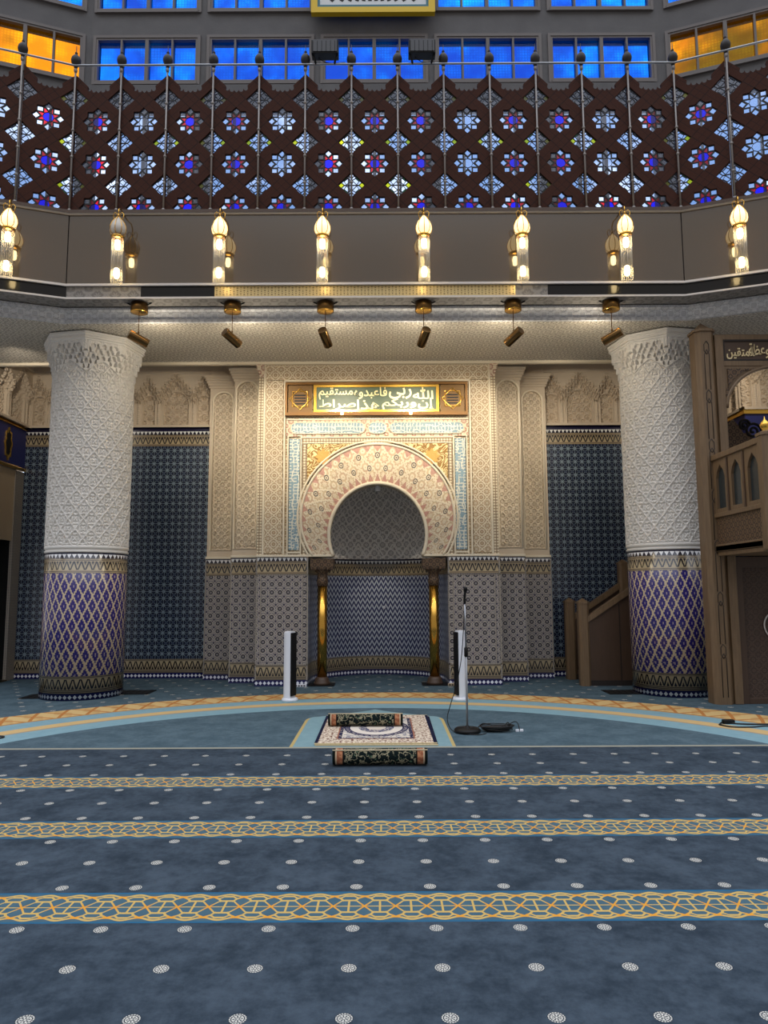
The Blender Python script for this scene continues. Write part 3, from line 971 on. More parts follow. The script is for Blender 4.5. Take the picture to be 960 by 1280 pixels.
def flood(x, lab):
    t = thing('floodlight', lab, 'floodlight', (x, PY - .12, 9.44), 0, 'floodlights on the balcony rail')
    b = MB(); b.box(-.2, .2, -.06, .1, .09, .3); b.box(-.17, .17, .1, .13, .12, .29)
    for k in range(6): b.box(-.18 + .065 * k, -.17 + .065 * k, -.075, -.06, .11, .28)
    b.build('housing', mt['black'], t, bevel=.008)
    box_obj('lens', -.18, .18, -.07, -.062, .11, .3, mat('dark_lens', (26, 26, 34), rough=.1), t)
    for s in (-1, 1):
        a = MB(); a.tube([(s * .17, 0, .2), (s * .185, 0, .1), (s * .15, .01, .02), (s * .14, .04, -.016)], .017, 6); a.build('bracket_arm', mt['black'], t)
    w_ = MB(); w_.tube([(-.1, .05, .09), (0, .05, .02), (.12, .05, .0), (.3, .05, .02)], .006, 5); w_.build('cable', mt['cable'], t)
flood(-.735, 'black floodlight on the balcony rail, left one of the pair')
flood(.71, 'black floodlight on the balcony rail, right one of the pair')

# clock board in front of the upper windows (only its lower edge is in view)
cbd = thing('sunray_board', 'yellow framed white board with black radiating ticks on the upper wall', 'board', (-.035, 11.2, 11.42))
fill([rect(-1.06, 1.06, 0, 2.1), rect(-.95, .95, .1, 2.0)], .1, 'xz', 0, 'frame', mat('yellow_frame', (216, 180, 20), rough=.5), cbd)
fill([rect(-.95, .95, .1, 2.0), rect(-.91, .91, .15, 1.95)], .07, 'xz', 0, 'inner_border', mat('teal_border', (52, 110, 124), rough=.5), cbd)
box_obj('face', -.91, .91, -.02, .02, .15, 1.95, mat('white_face', (208, 212, 214), rough=.5), cbd)
tk = MB()
for k in range(48):
    a = 2 * PI * (k + .5) / 48
    ca, sa = math.cos(a), math.sin(a)
    m = max(abs(ca) / .83, abs(sa) / .82)
    r1 = 1 / m; r0 = r1 - .12
    w_ = .032
    q = [(ca * r0 - sa * w_, 1.05 + sa * r0 + ca * w_), (ca * r0 + sa * w_, 1.05 + sa * r0 - ca * w_), (ca * r1 + sa * w_, 1.05 + sa * r1 - ca * w_), (ca * r1 - sa * w_, 1.05 + sa * r1 + ca * w_)]
    tk.prism(q, 'y', -.024, -.018)
tk.build('tick_marks', mt['black'], cbd)

# ------------------------------------------------------------------ crystal lamps in front of the fascia
mt['bulb'] = mat('lamp_bulb', (255, 240, 210), emit=(255, 226, 170), estr=16)
mt['lamp_dome'] = mat('lit_dome', (240, 226, 200), rough=.4, emit=(255, 222, 160), estr=1.5)
mt['lamp_dome_off'] = mat('unlit_dome', (196, 188, 178), rough=.4)
mt['crystal'] = glass('crystal_rods', (252, 248, 236), .1, faces=2)
dome_prof = [(.055, 0), (.1, .03), (.113, .08), (.108, .13), (.085, .19), (.05, .24), (.02, .275), (.004, .3)]
DOME = {k: MB().lathe(dome_prof, 20).mesh('dome', mt['lamp_dome' if k else 'lamp_dome_off']) for k in (0, 1)}
rb = MB()
for k in range(8):
    a = PI / 4 * k
    rb.tube([((r + .003) * math.cos(a), (r + .003) * math.sin(a), z) for r, z in dome_prof], .005, 5)
rb.lathe([(.004, .29), (.016, .3), (.014, .32), (.006, .34)], 10)
RIBS = rb.mesh('dome_ribs', mt['brass'])
COLLAR = MB().lathe([(.07, -.02), (.088, -.012), (.092, .0), (.088, .014), (.062, .03)], 24).mesh('collar', mt['brass'])
cr = MB()
for k in range(18):
    a = 2 * PI * k / 18
    cr.lathe([(.002, -.03 if k % 2 else -.0), (.012, .02), (.012, .66), (.004, .67)], 6, (.072 * math.cos(a), .072 * math.sin(a), 0))
CRYS = cr.mesh('crystal_tube', mt['crystal'])
BULB = MB().lathe([(.001, -.08), (.034, -.06), (.042, 0), (.034, .06), (.001, .08)], 12).mesh('bulb', mt['bulb'])
hk = MB()
for s in (-1, 1):
    hk.tube([(s * .045, 0, .24), (s * .07, 0, .3), (s * .075, 0, .345), (s * .05, 0, .375), (s * .025, 0, .36), (s * .03, 0, .33)], .006, 6)
hk.tube([(0, 0, .33), (0, 0, .42), (0, .06, .47), (0, .16, .45), (0, .27, .44)], .009, 6)
HOOK = hk.mesh('hook', mt['brass'])
def lamp(x, y, lit, lab, rz=0):
    t = thing('crystal_lamp', lab, 'lamp', (x, y, 5.93), rz, 'crystal lamps along the balcony edge')
    link('crystal_tube', CRYS, t)
    for z in (.14, .56): link('bulb', BULB, t, (0, 0, z))
    link('collar', COLLAR, t, (0, 0, .67))
    d = link('dome', DOME[lit], t, (0, 0, .69))
    link('dome_ribs', RIBS, d)
    link('hook', HOOK, t, (0, 0, .67))
LX = [(-3.65, 0), (-2.205, 1), (-.745, 1), (.697, 1), (2.09, 1), (3.56, 1)]
for i, (x, lit) in enumerate(LX):
    lamp(x, 9.62, lit, ('crystal lamp with unlit grey dome, first from the left on the front fascia' if not lit else 'glowing crystal lamp on the front fascia, %s from its left end' % ORD[i]))
c = wing(-4.4, 9.62, A20, .72); lamp(c[0], c[1], 1, 'glowing crystal lamp at the left picture edge, on the left side fascia', A20)
c = wing(4.4, 9.62, A20, .7); lamp(c[0], c[1], 1, 'glowing crystal lamp on the right side fascia, past the right corner', -A20)

# ------------------------------------------------------------------ hanging brass spotlights
target = Vector((0, 12.3, 3.9))
can = MB().lathe([(.12, 0), (.125, .006), (.125, .13), (.1, .138), (.08, .14)], 24).mesh('canopy', mt['brass_dark'])
canring = MB().lathe([(.1, -.006), (.124, -.004), (.124, .004), (.1, .004)], 24).mesh('canopy_rim', mt['brass'])
mk = MB()
for s in (-1, 1): mk.tube([(s * .06, 0, .145), (s * .13, 0, .12), (s * .16, 0, .135), (s * .18, 0, .15)], .01, 6)
mount = mk.mesh('mount_arm', mt['black'])
cyl = MB().lathe([(.052, -.15), (.066, -.148), (.068, -.14), (.068, .14), (.066, .15)], 20, capt=True).mesh('lamp_body', mt['brass_lamp'])
lensm = MB().lathe([(.001, -.146), (.05, -.146)], 16, capb=False, capt=False).mesh('lens', mat('spot_lens', (255, 236, 200), emit=(255, 220, 160), estr=6))
for i, x in enumerate((-3.47, -2.1, -.735, .705, 2.02, 3.46)):
    t = thing('pendant_spotlight', 'brass cylinder spotlight hanging on a wire, %s from the left' % ORD[i], 'spotlight', (x, 10.07, 5.675), 0, 'hanging brass spotlights')
    link('canopy', can, t); link('canopy_rim', canring, t); link('mount_arm', mount, t)
    lz = -.4
    wm = MB(); wm.tube([(0, 0, .01), (0, 0, lz + .06)], .006, 6); wm.lathe([(.012, lz + .05), (.014, lz + .1), (.006, lz + .12)], 8); wm.build('wire', mt['brass_dark'], t)
    pos = Vector((x, 10.07, 5.675 + lz))
    tg = Vector((x * .1, 12.3, 3.9))
    d = (tg - pos).normalized()
    b = link('lamp_body', cyl, t, (0, 0, lz)); b.rotation_euler = d.to_track_quat('-Z', 'Y').to_euler()
    link('lens', lensm, b)
    L = bpy.data.lights.new('spot', 'SPOT'); L.energy = 205 if 0 < i < 5 else 140; L.color = (1, .88, .69); L.spot_size = math.radians(62); L.spot_blend = .8; L.shadow_soft_size = .05
    lo = bpy.data.objects.new('spot_light', L); COL.objects.link(lo); lo.location = pos + d * .17
    lo.rotation_euler = (Vector((x * .8, 12.3, 4.3)) - lo.location).to_track_quat('-Z', 'Y').to_euler()
    L2 = bpy.data.lights.new('ceiling_fill', 'POINT'); L2.energy = 14; L2.color = (1, .86, .64); L2.shadow_soft_size = .06  # extra point light added below each pendant to warm the ceiling
    lo = bpy.data.objects.new('ceiling_fill_light', L2); COL.objects.link(lo); lo.location = pos + d * .21

# ------------------------------------------------------------------ round columns
CR = .6
def shaft_r(th, z):
    u = th * CR
    p = 2 * PI * CR / 17; q = .3
    def dist(o):
        x = np.abs((u / p + o) % 1 - .5) * 2; y = np.abs((z / q + o) % 1 - .5) * 2
        return x, y
    x, y = dist(0)
    d1 = x + y
    d = np.minimum(d1, 2 - d1)                  # 0 at knots, 1 on the lattice line
    # scalloped lattice line
    line = np.clip((d - .83 - .04 * np.cos(x * 9)) / .07, 0, 1)
    xx = np.where(d1 < 1, x, 1 - x); yy = np.where(d1 < 1, y, 1 - y)
    r = np.hypot(xx, yy); a = np.arctan2(yy, xx)
    leaf = np.clip((np.sin(r * 15 + np.cos(a * 4) * 1.5) + .15) / .6, 0, 1)
    return CR + .024 * line + .019 * leaf * (d < .8) + .004 * np.clip((np.sin(u * 90) * np.sin(z * 90)), 0, 1)
nt = 340
th, z = np.meshgrid(np.linspace(0, 2 * PI, nt + 1), np.linspace(2.3, 5.02, 250))
R = shaft_r(th, z)
P = np.stack([R * np.cos(th), R * np.sin(th), z], -1)
SHAFT = grid_mesh('carved_shaft', P, np.stack([th * CR, z], -1), mt['stucco_white'], smooth=False)
th, z = np.meshgrid(np.linspace(0, 2 * PI, 385), np.linspace(4.98, 5.6, 110))
phi = (th / (PI / 4)) % 1 - .5                     # -.5...5 across one face
octr = .685 / np.cos(phi * PI / 4)
zA = 5.0 + .17 * (1 - (np.abs(phi) * 2) ** 1.25)
over = z - zA
qn = 5
ph2 = (np.floor(phi * qn) + .5) / qn
zA2 = 5.05 + .17 * (1 - (np.abs(ph2) * 2) ** 1.1)
lay = np.floor(np.clip(z - zA2, 0, .3) / .085)
teeth = np.abs(((phi * qn + .5 * (lay % 2)) % 1) - .5) * 2
frac = (np.clip(z - zA2, 0, .3) / .085) % 1
rc = CR + .035 + .03 * lay - .06 * ((1 - teeth) < .62 * np.sqrt(np.clip(1 - frac * frac * 1.3, 0, 1)))
Rc = np.where(over < 0, shaft_r(th, z), np.where(z - zA2 < 0, CR + .04, np.minimum(rc, octr)))
flat = 5.39 + .05 * np.abs(np.sin(phi * 2 * PI)) * 0
Rc = np.where(z > 5.43 - .1 * (np.abs(phi) > .42), np.maximum(Rc, octr - .012 + .006 * arab_np(th * .7, z, .12, 2.4)), Rc)
Rc = np.where(z > 5.47, octr + .01, Rc); Rc = np.where(z > 5.5, octr + .035, Rc); Rc = np.where((z > 5.525) & (z < 5.54), octr + .024, Rc); Rc = np.where(z > 5.565, octr + .05, Rc)
P = np.stack([Rc * np.cos(th), Rc * np.sin(th), z], -1)
CAP = grid_mesh('capital', P, np.stack([th * .7, z], -1), mt['stucco_white'], smooth=False)
BASE = MB().lathe([(CR + .012, 0), (CR + .012, 2.165), (CR + .004, 2.17), (CR + .004, 2.2)], 64, uvr=CR).mesh('tiled_base', mt['tile_column'])
RING = MB().lathe([(CR + .004, 2.195), (CR + .02, 2.2), (CR + .024, 2.225), (CR + .006, 2.235), (CR + .006, 2.25), (CR + .026, 2.26), (CR + .026, 2.29), (CR + .008, 2.31)], 64).mesh('ring_moulding', mt['stucco_white'])
for sg, lab in ((-1, 'thick round column left of the prayer niche, carved white above blue diamond tiles'), (1, 'thick round column right of the niche, in front of the wooden stairs')):
    t = thing('round_column', lab, 'column', (sg * 4.62, 11.34, 0), 0, 'round tiled columns')
    rz = (-PI / 2 + math.radians(33.5) * -sg) - PI / 8
    link('tiled_base', BASE, t); link('ring_moulding', RING, t)
    link('carved_shaft', SHAFT, t)
    link('capital', CAP, t, None, (0, 0, rz))

# ------------------------------------------------------------------ stepped pilasters either side of the niche
def carved_panel(name, cx, y, hw_, z0, zs, parent, p=.13, m=None):
    res = .0115
    nx, nz = int(2 * hw_ / res) + 1, int((zs + hw_ - z0) / res) + 1
    u, v = np.meshgrid(np.linspace(-hw_, hw_, nx), np.linspace(z0, zs + hw_, nz))
    ins = arch_r(u, v, hw_, z0, zs)
    h = .012 * arab_np(u, v, p, 3.0, .5) + .01 * arab_np(u, v, p * 2, 1.5, .5, 4)
    h = np.where(ins < .05, .018, h); h = np.where(ins < .035, .004, h)
    P = np.stack([cx + u, y - h, v], -1)
    return link(name, grid_mesh(name, P, np.stack([u, v], -1), m or mt['pilaster_panel'], smooth=False), parent)
def arch_poly(cx, hw_, z0, zs, n=20, b=None):
    b = b or hw_
    return [(cx - hw_, z0), (cx + hw_, z0)] + [(cx + hw_ * math.cos(PI * k / n), zs + b * math.sin(PI * k / n)) for k in range(n + 1)]
def pilaster(sg, xa, xb, y, hc, hh, zt_, lab):
    t = thing('stepped_pilaster', lab, 'pilaster', (0, 0, 0), 0, 'stepped pilasters beside the niche')
    a, b = sorted((sg * xa, sg * xb))
    d = MB(); d.box(a, b, y, FY - .01, 0, 2.19); d.build('tiled_dado', mt['tile_pilaster'], t)
    e = MB()
    for xx in (a, b - .02): e.box(xx, xx + .02, y - .006, y + .002, .1, 2.17)
    e.build('edge_strip', mt['frame_tile'], t)
    l = MB(); l.box(a - .0, b + .0, y - .02, FY - .01, 2.19, 2.235); l.build('ledge', mt['cream'], t, bevel=.008)
    box_obj('backing', a + .02, b - .02, y + .07, FY - .01, 2.23, 6.05, mt['stucco_beige'], t)
    zs = zt_ - hh
    fill([rect(a + .02, b - .02, 2.235, 5.45), arch_poly(sg * hc, hh, 2.36, zs)], .07, 'xz', y + .045, 'frame', mt['stucco_beige'], t)
    rim = MB(); ap = arch_poly(sg * hc, hh + .012, 2.35, zs)
    rim.tube([(p[0], y + .008, p[1]) for p in ap], .02, 6, closed=True); rim.build('rim_moulding', mt['cream'], t)
    carved_panel('carved_panel', sg * hc, y + .062, hh, 2.36, zs, t)
    c = MB(); w0 = b - a
    for k in range(5):
        o_ = .018 * k
        c.box(a + .0 - o_ * (sg < 0) , b + o_ * (sg > 0), y - o_ * 1.3 - .01, y + .4 if y < 13 else FY - .02, 5.42 + k * .045, 5.468 + k * .045)
    c.build('corbel_capital', mt['stucco_beige'], t)
for sg, nm in ((-1, 'left'), (1, 'right')):
    pilaster(sg, 2.1, 2.63, 12.71, 2.375, .195, 5.42, 'stepped stucco pilaster next to the niche front, on its %s side' % nm)
    pilaster(sg, 2.63, 3.19, 13.16, 2.915, .185, 5.34, 'outer stepped stucco pilaster meeting the star tiled wall, %s of the niche' % nm)

# ------------------------------------------------------------------ the prayer niche
MY = 12.28
mh = thing('prayer_niche', 'tall ornate prayer niche wall with horseshoe arch and tiled piers', 'prayer niche', (0, MY, 0))
def L(y): return y - MY
CZ = 2.55
def inner(a):        # a from 0 (right) to pi (left), negative below the centre
    return (.845 * math.cos(a), CZ + (.91 if math.sin(a) > 0 else .845) * math.sin(a))
def outer(a, k=1.0):
    return (1.33 * k * math.cos(a), 2.85 + (1.30 * k if math.sin(a) > 0 else 1.205 * k) * math.sin(a))
ZL = 2.2
ai = math.asin((ZL - CZ) / .845); ao = math.asin(max(-1, (ZL - 2.85) / 1.205))
NA = 72
IN = [inner(ai + (PI - 2 * ai) * k / NA) for k in range(NA + 1)]
OUT = [outer(ao + (PI - 2 * ao) * k / NA) for k in range(NA + 1)]
body = [(-2.0, ZL), (-2.0, 5.62), (2.0, 5.62), (2.0, ZL)] + IN
fill([body], .4, 'xz', .225, 'arch_wall', mt['border'], mh)
# tiled piers below
for sg in (-1, 1):
    a, b = sorted((sg * 1.2, sg * 2.1))
    d = MB(); d.box(a, b, 0, 1.16, 0, ZL - .02)
    pier = d.build('tiled_pier', mt['tile_pilaster'], mh)
    e = MB()
    for xx in (a, b - .025): e.box(xx, xx + .025, -.008, .002, .1, ZL - .02)
    for zz in (.345, 1.86): e.box(a, b, -.008, .002, zz, zz + .022)
    e.box(a + .08, a + .1, -.006, .002, .36, 1.86); e.box(b - .1, b - .08, -.006, .002, .36, 1.86)
    e.build('edge_strip', mt['frame_tile'], pier)
    l = MB(); l.box(a - (.42 if sg > 0 else 0), b + (.42 if sg < 0 else 0), -.03, .4, ZL - .02, ZL + .02)
    l.build('ledge', mt['cream'], mh, bevel=.008)
    # outer border, bead strip and corner cap
    x0, x1 = sorted((sg * 1.66, sg * 1.98))
    box_obj('border_panel', x0, x1, -.005, .03, 2.25, 5.3, mt['border'], mh)
    m_ = MB()
    for xx in (1.63, 1.985): m_.box(sg * xx - .016, sg * xx + .016, -.025, .03, 2.22, 5.3 if xx < 1.9 else 5.62)
    m_.build('border_moulding', mt['cream'], mh, bevel=.006)
    x0, x1 = sorted((sg * 1.99, sg * 2.085))
    bd = box_obj('bead_strip', x0, x1, -.012, .4, 2.22, 5.4, mt['bead'], mh)
    c = MB()
    for k in range(4): c.box(x0 - .015 * k * (sg < 0), x1 + .015 * k * (sg > 0), -.02 - .018 * k, .3, 5.36 + k * .06, 5.425 + k * .06)
    c.build('strip_capital', mt['pink'], mh)
    x0, x1 = sorted((sg * 1.34, sg * 1.56))
    box_obj('blue_inscription', x0 + .02, x1 - .02, -.012, .03, 2.3, 4.25, mt['blue_v'], mh)
    m_ = MB()
    for xx in (1.335, 1.565): m_.box(sg * xx - .012, sg * xx + .012, -.026, .03, 2.22, 4.3)
    m_.box(x0, x1, -.026, .03, 2.24, 2.27)
    m_.build('inscription_frame', mt['cream'], mh, bevel=.005)
    x0, x1 = sorted((sg * 1.24, sg * 1.31))
    box_obj('bead_border', x0, x1, -.012, .03, 2.22, 4.29, mt['bead'], mh)
box_obj('top_border', -1.98, 1.98, -.005, .03, 5.31, 5.6, mt['border'], mh)
m_ = MB(); m_.box(-1.64, 1.64, -.025, .03, 5.275, 5.305); m_.box(-1.6, 1.6, -.025, .03, 4.585, 4.61); m_.box(-1.33, 1.33, -.025, .03, 4.26, 4.285); m_.box(-1.33, 1.33, -.02, .03, 4.165, 4.18); m_.build('border_moulding', mt['cream'], mh, bevel=.005)
box_obj('bead_border', -1.24, 1.24, -.012, .03, 4.18, 4.26, mt['bead'], mh)
box_obj('top_inscription_ground', -1.6, 1.6, -.008, .03, 4.29, 4.58, mt['pink'], mh)
for xa, xb in ((-1.52, -.22), (.22, 1.52), (-.16, .16)):
    cart = []
    r = .1
    zc = 4.435; hh = .1
    for k in range(9): a = -PI / 2 + PI * k / 8; cart.append((xb - .1 + .1 * math.cos(a), zc + hh * math.sin(a)))
    for k in range(9): a = PI / 2 + PI * k / 8; cart.append((xa + .1 + .1 * math.cos(a), zc + hh * math.sin(a)))
    fill([cart], .03, 'xz', -.012, 'blue_inscription', mt['blue_h'], mh)
    r_ = MB(); r_.tube([(p[0], -.026, p[1]) for p in cart], .009, 5, closed=True); r_.build('cartouche_rim', mt['cream'], mh)
# spandrels
fill([[(-1.23, 3.0), (-1.23, 4.16), (1.23, 4.16), (1.23, 3.0)] + [outer(math.asin(.15 / 1.3) + (PI - 2 * math.asin(.15 / 1.3)) * k / 40, 1.045) for k in range(41)]], .03, 'xz', .005, 'gilded_spandrel', mt['gold_arab'], mh)
for sg in (-1, 1):
    fl = []
    for k in range(32):
        a = 2 * PI * k / 32; r = .12 + .025 * math.cos(8 * a)
        fl.append((sg * .95 + r * math.cos(a), 3.93 + r * math.sin(a)))
    fill([fl], .03, 'xz', -.01, 'spandrel_flower', mt['flower'], mh)
    lo_ = [(sg * 1.23, ZL + .02), (sg * 1.23, 3.0)] + [outer(a, 1.045) for a in (np.linspace(.11, ao + .03, 14) if sg > 0 else np.linspace(PI - .11, PI - ao - .03, 14))]
    fill([lo_], .03, 'xz', .006, 'lower_spandrel', mt['pink'], mh)
# arch surround: patterned annulus with its own polar pattern
def arch_ring(u, v):
    g = mix(ss(noise(9, 2), .35, .65), (206, 184, 150), (196, 168, 140))
    h = arab(u, v, .22, 3.4)
    c = mix(h, g, (226, 212, 186))
    tri = absf(cell(u, .15)) * 2
    c = mix((v < .12) & (v < tri * .13), c, (184, 138, 122))
    c = mix((v > .42) & ((.52 - v) < tri * .11), c, (188, 144, 128))
    for (vv, off) in ((.2, 0.0), (.37, .5)):
        d = hyp(cell(u, .3, off) * .3, v - vv)
        c = mix(d < .04, c, (88, 80, 78)); c = mix(d < .026, c, (216, 202, 176)); c = mix(d < .012, c, (110, 96, 84))
    return [c, h]
mt['arch_ring'] = mat('arch_ring', arch_ring, rough=.65, bump=.8)
N2, NR = 160, 10
P = np.zeros((NR + 1, N2 + 1, 3)); UVa = np.zeros((NR + 1, N2 + 1, 2))
for i in range(N2 + 1):
    a_ = ai + (PI - 2 * ai) * i / N2; b_ = ao + (PI - 2 * ao) * i / N2
    p0 = inner(a_); p1 = outer(b_)
    for j in range(NR + 1):
        s = j / NR
        P[j, i] = (p0[0] + (p1[0] - p0[0]) * s, -.012 - .012 * math.sin(PI * s), p0[1] + (p1[1] - p0[1]) * s)
        UVa[j, i] = ((i / N2 - .5) * 4.5, s * .52)
link('arch_surround', grid_mesh('arch_surround', P[:, ::-1], UVa[:, ::-1], mt['arch_ring']), mh)
for k, (crv, r) in enumerate(((IN, .032), (OUT, .022), ([outer(ao + (PI - 2 * ao) * k / NA, 1.045) for k in range(NA + 1)], .018))):
    m_ = MB(); m_.tube([(p[0], -.015, max(p[1], ZL)) for p in crv], r, 8); m_.build('arch_moulding', mt['cream'], mh)
# recess
def ell(n, a, b, y0): return [(-a * math.cos(PI * k / n), y0 + b * math.sin(PI * k / n)) for k in range(n + 1)]
def curved_wall(mb, pts, z0, z1, u0=0):
    u = u0
    for i in range(len(pts) - 1):
        p, q = pts[i], pts[i + 1]; d = math.hypot(q[0] - p[0], q[1] - p[1])
        mb.poly([(p[0], p[1], z0), (p[0], p[1], z1), (q[0], q[1], z1), (q[0], q[1], z0)][::-1], [(u, z0), (u, z1), (u + d, z1), (u + d, z0)][::-1], 0, True); u += d
plan = ell(40, 1.19, 1.22, .42)
m_ = MB(); curved_wall(m_, [(-1.2, .0)] + plan + [(1.2, .0)], 0, 2.2, -.2); m_.build('tiled_recess', mt['tile_niche'], mh)
up = ell(40, 1.12, 1.12, .43)
m_ = MB(); curved_wall(m_, up, 2.2, 2.8)
K = 14
for j in range(K):
    a0, a1 = PI / 2 * j / K, PI / 2 * (j + 1) / K
    for i in range(40):
        q = []
        for (i_, a) in ((i, a0), (i + 1, a0), (i + 1, a1), (i, a1)):
            s = math.cos(a); q.append((up[i_][0] * s, .43 + (up[i_][1] - .43) * s, 2.8 + .95 * math.sin(a)))
        m_.poly(q, [(i_ * .09, 2.8 + a * .95) for i_, a in ((i, a0), (i + 1, a0), (i + 1, a1), (i, a1))], 0, True)
m_.build('niche_dome', mt['niche_stucco'], mh)
m_ = MB()
for i in range(40):
    m_.poly([(plan[i][0], plan[i][1], 2.2), (plan[i + 1][0], plan[i + 1][1], 2.2), (up[i + 1][0], up[i + 1][1], 2.22), (up[i][0], up[i][1], 2.22)], None)
m_.build('recess_ledge', mt['stucco_beige'], mh)
tl = thing('niche_downlight', 'small white downlight under the crown of the niche arch', 'light', (0, 12.62, 3.36))
MB().lathe([(.045, 0), (.05, .01), (.05, .07), (.035, .09), (.03, .22)], 16).build('housing', mt['white_plastic'], tl)
MB().lathe([(.001, -.002), (.036, -.002)], 14, capb=False, capt=False).build('lens', mat('pale_lens', (220, 216, 206), rough=.2), tl)
ts = thing('wall_hook', 'small white fitting on the curved tile at the back of the niche', 'hook', (.1, 13.9, 1.27))
MB().lathe([(.018, 0), (.03, .012), (.026, .03), (.01, .04)], 12).build('plate', mt['white_plastic'], ts, rot=(PI / 2, 0, 0))
MB().tube([(0, -.02, .01), (0, -.06, 0), (0, -.07, .03)], .008, 6).build('prong', mt['white_plastic'], ts)

# brass columns of the niche
for sg, lab in ((-1, 'polished brass column at the left edge of the niche opening'), (1, 'polished brass column at the right edge of the niche opening')):
    t = thing('brass_column', lab, 'column', (sg * .965, 12.42, 0), 0, 'brass columns of the niche')
    MB().lathe([(.085, .13), (.085, 1.76)], 28).build('shaft', mt['brass'], t)
    MB().lathe([(.14, 0), (.14, .05), (.12, .07), (.125, .1), (.1, .125), (.088, .14)], 24).build('base', mt['wood_dark'], t)
    c = MB(); c.lathe([(.09, 1.68), (.1, 1.78), (.09, 1.8), (.09, 1.9), (.13, 1.93), (.14, 1.96)], 24)
    c.box(-.17, .17, -.15, .15, 1.96, 2.0); c.box(-.2, .2, -.17, .17, 2.0, 2.15)
    for k in range(6): c.prism([(-.2 + .067 * k, 2.0), (-.133 + .067 * k, 2.0), (-.167 + .067 * k, 1.95)], 'y', -.168, .1)
    c.build('capital', mt['wood_carved'], t)
    box_obj('floor_plate', -.22, .22, -.2, .2, 0, .012, mt['black'], t)

# ------------------------------------------------------------------ calligraphy
FORMS = {}
def reg(ch, code, n): FORMS[ch] = (code, n)
for ch, code, n in (('ا', 0xFE8D, 2), ('إ', 0xFE87, 2), ('ب', 0xFE8F, 4), ('ة', 0xFE93, 2), ('ت', 0xFE95, 4), ('د', 0xFEA9, 2), ('ذ', 0xFEAB, 2), ('ر', 0xFEAD, 2), ('س', 0xFEB1, 4), ('ص', 0xFEB9, 4), ('ط', 0xFEC1, 4), ('ظ', 0xFEC5, 4), ('ع', 0xFEC9, 4), ('ف', 0xFED1, 4), ('ق', 0xFED5, 4), ('ك', 0xFED9, 4), ('ل', 0xFEDD, 4), ('م', 0xFEE1, 4), ('ن', 0xFEE5, 4), ('ه', 0xFEE9, 4), ('و', 0xFEED, 2), ('ى', 0xFEEF, 2), ('ي', 0xFEF1, 4)):
    reg(ch, code, n)
def shape(s):
    out = []
    for w_ in s.split(' '):
        if w_ == 'الله': out.append('\uFDF2'); continue
        r = ''; prev = False
        for i, ch in enumerate(w_):
            code, n = FORMS[ch]
            nxt = n == 4 and i + 1 < len(w_)
            r += chr(code + (3 if prev and nxt else 2 if nxt else 1 if prev else 0))
            prev = nxt
        out.append(r)
    return ' '.join(out)[::-1]
def text_mesh(s, w_, h_, depth=.012, off=.012):
    cu = bpy.data.curves.new('lettering', 'FONT'); cu.body = s; cu.extrude = .03; cu.offset = off; cu.resolution_u = 4
    ob = bpy.data.objects.new('lettering', cu); COL.objects.link(ob)
    me = bpy.data.meshes.new_from_object(ob.evaluated_get(bpy.context.evaluated_depsgraph_get()))
    bpy.data.objects.remove(ob); bpy.data.curves.remove(cu)
    n = len(me.vertices); a = np.zeros(n * 3, dtype=np.float32); me.vertices.foreach_get('co', a); a = a.reshape(-1, 3)
    mnv, mxv = a.min(0), a.max(0)
    a = (a - mnv) / np.maximum(mxv - mnv, 1e-6)
    b = np.stack([(a[:, 0] - .5) * w_, -a[:, 2] * depth, (a[:, 1] - .5) * h_], -1)
    me.vertices.foreach_set('co', b.reshape(-1).astype(np.float32))
    me.materials.clear(); me.update()
    return me
cp_ = thing('calligraphy_panel', 'gilt framed green calligraphy panel above the niche arch', 'calligraphy panel', (-.015, MY - .03, 4.945))
PW, PH = 1.6, .295
mt['frame_gold'] = mat('antique_gold', (112, 76, 24), rough=.5, metal=.35)
fill([rect(-PW, PW, -PH, PH), rect(-PW + .04, PW - .04, -PH + .055, PH - .04)], .09, 'xz', -.02, 'frame', mt['frame_gold'], cp_)
board = box_obj('text_board', -1.06, 1.06, -.03, .02, -.2, .22, mat('green_board', lambda u, v: mix(noise(9, 3), (66, 86, 66), (88, 104, 80)), rough=.4), cp_)
fill([rect(-1.1, 1.1, -.235, .25), rect(-1.05, 1.05, -.195, .21)], .07, 'xz', -.02, 'inner_frame', mt['gold'], cp_)
mt['letter_gold'] = mat('gilded_letters', (240, 226, 170), rough=.35, metal=.3)
for (s, w_, h_, x, z) in ((shape('مستقيم'), .6, .21, -.71, .1), (shape('فاعبدوه'), .58, .21, -.1, .105), (shape('ربى'), .4, .2, .42, .1), (shape('الله'), .36, .21, .82, .1),
                          (shape('صراط'), .64, .19, -.68, -.1), (shape('هذا'), .4, .18, -.14, -.1), (shape('وربكم'), .6, .2, .4, -.095), (shape('إن'), .28, .21, .87, -.09)):
    me = text_mesh(s, w_, h_); me.materials.append(mt['letter_gold'])
    link('lettering', me, board, (x, -.03, z))
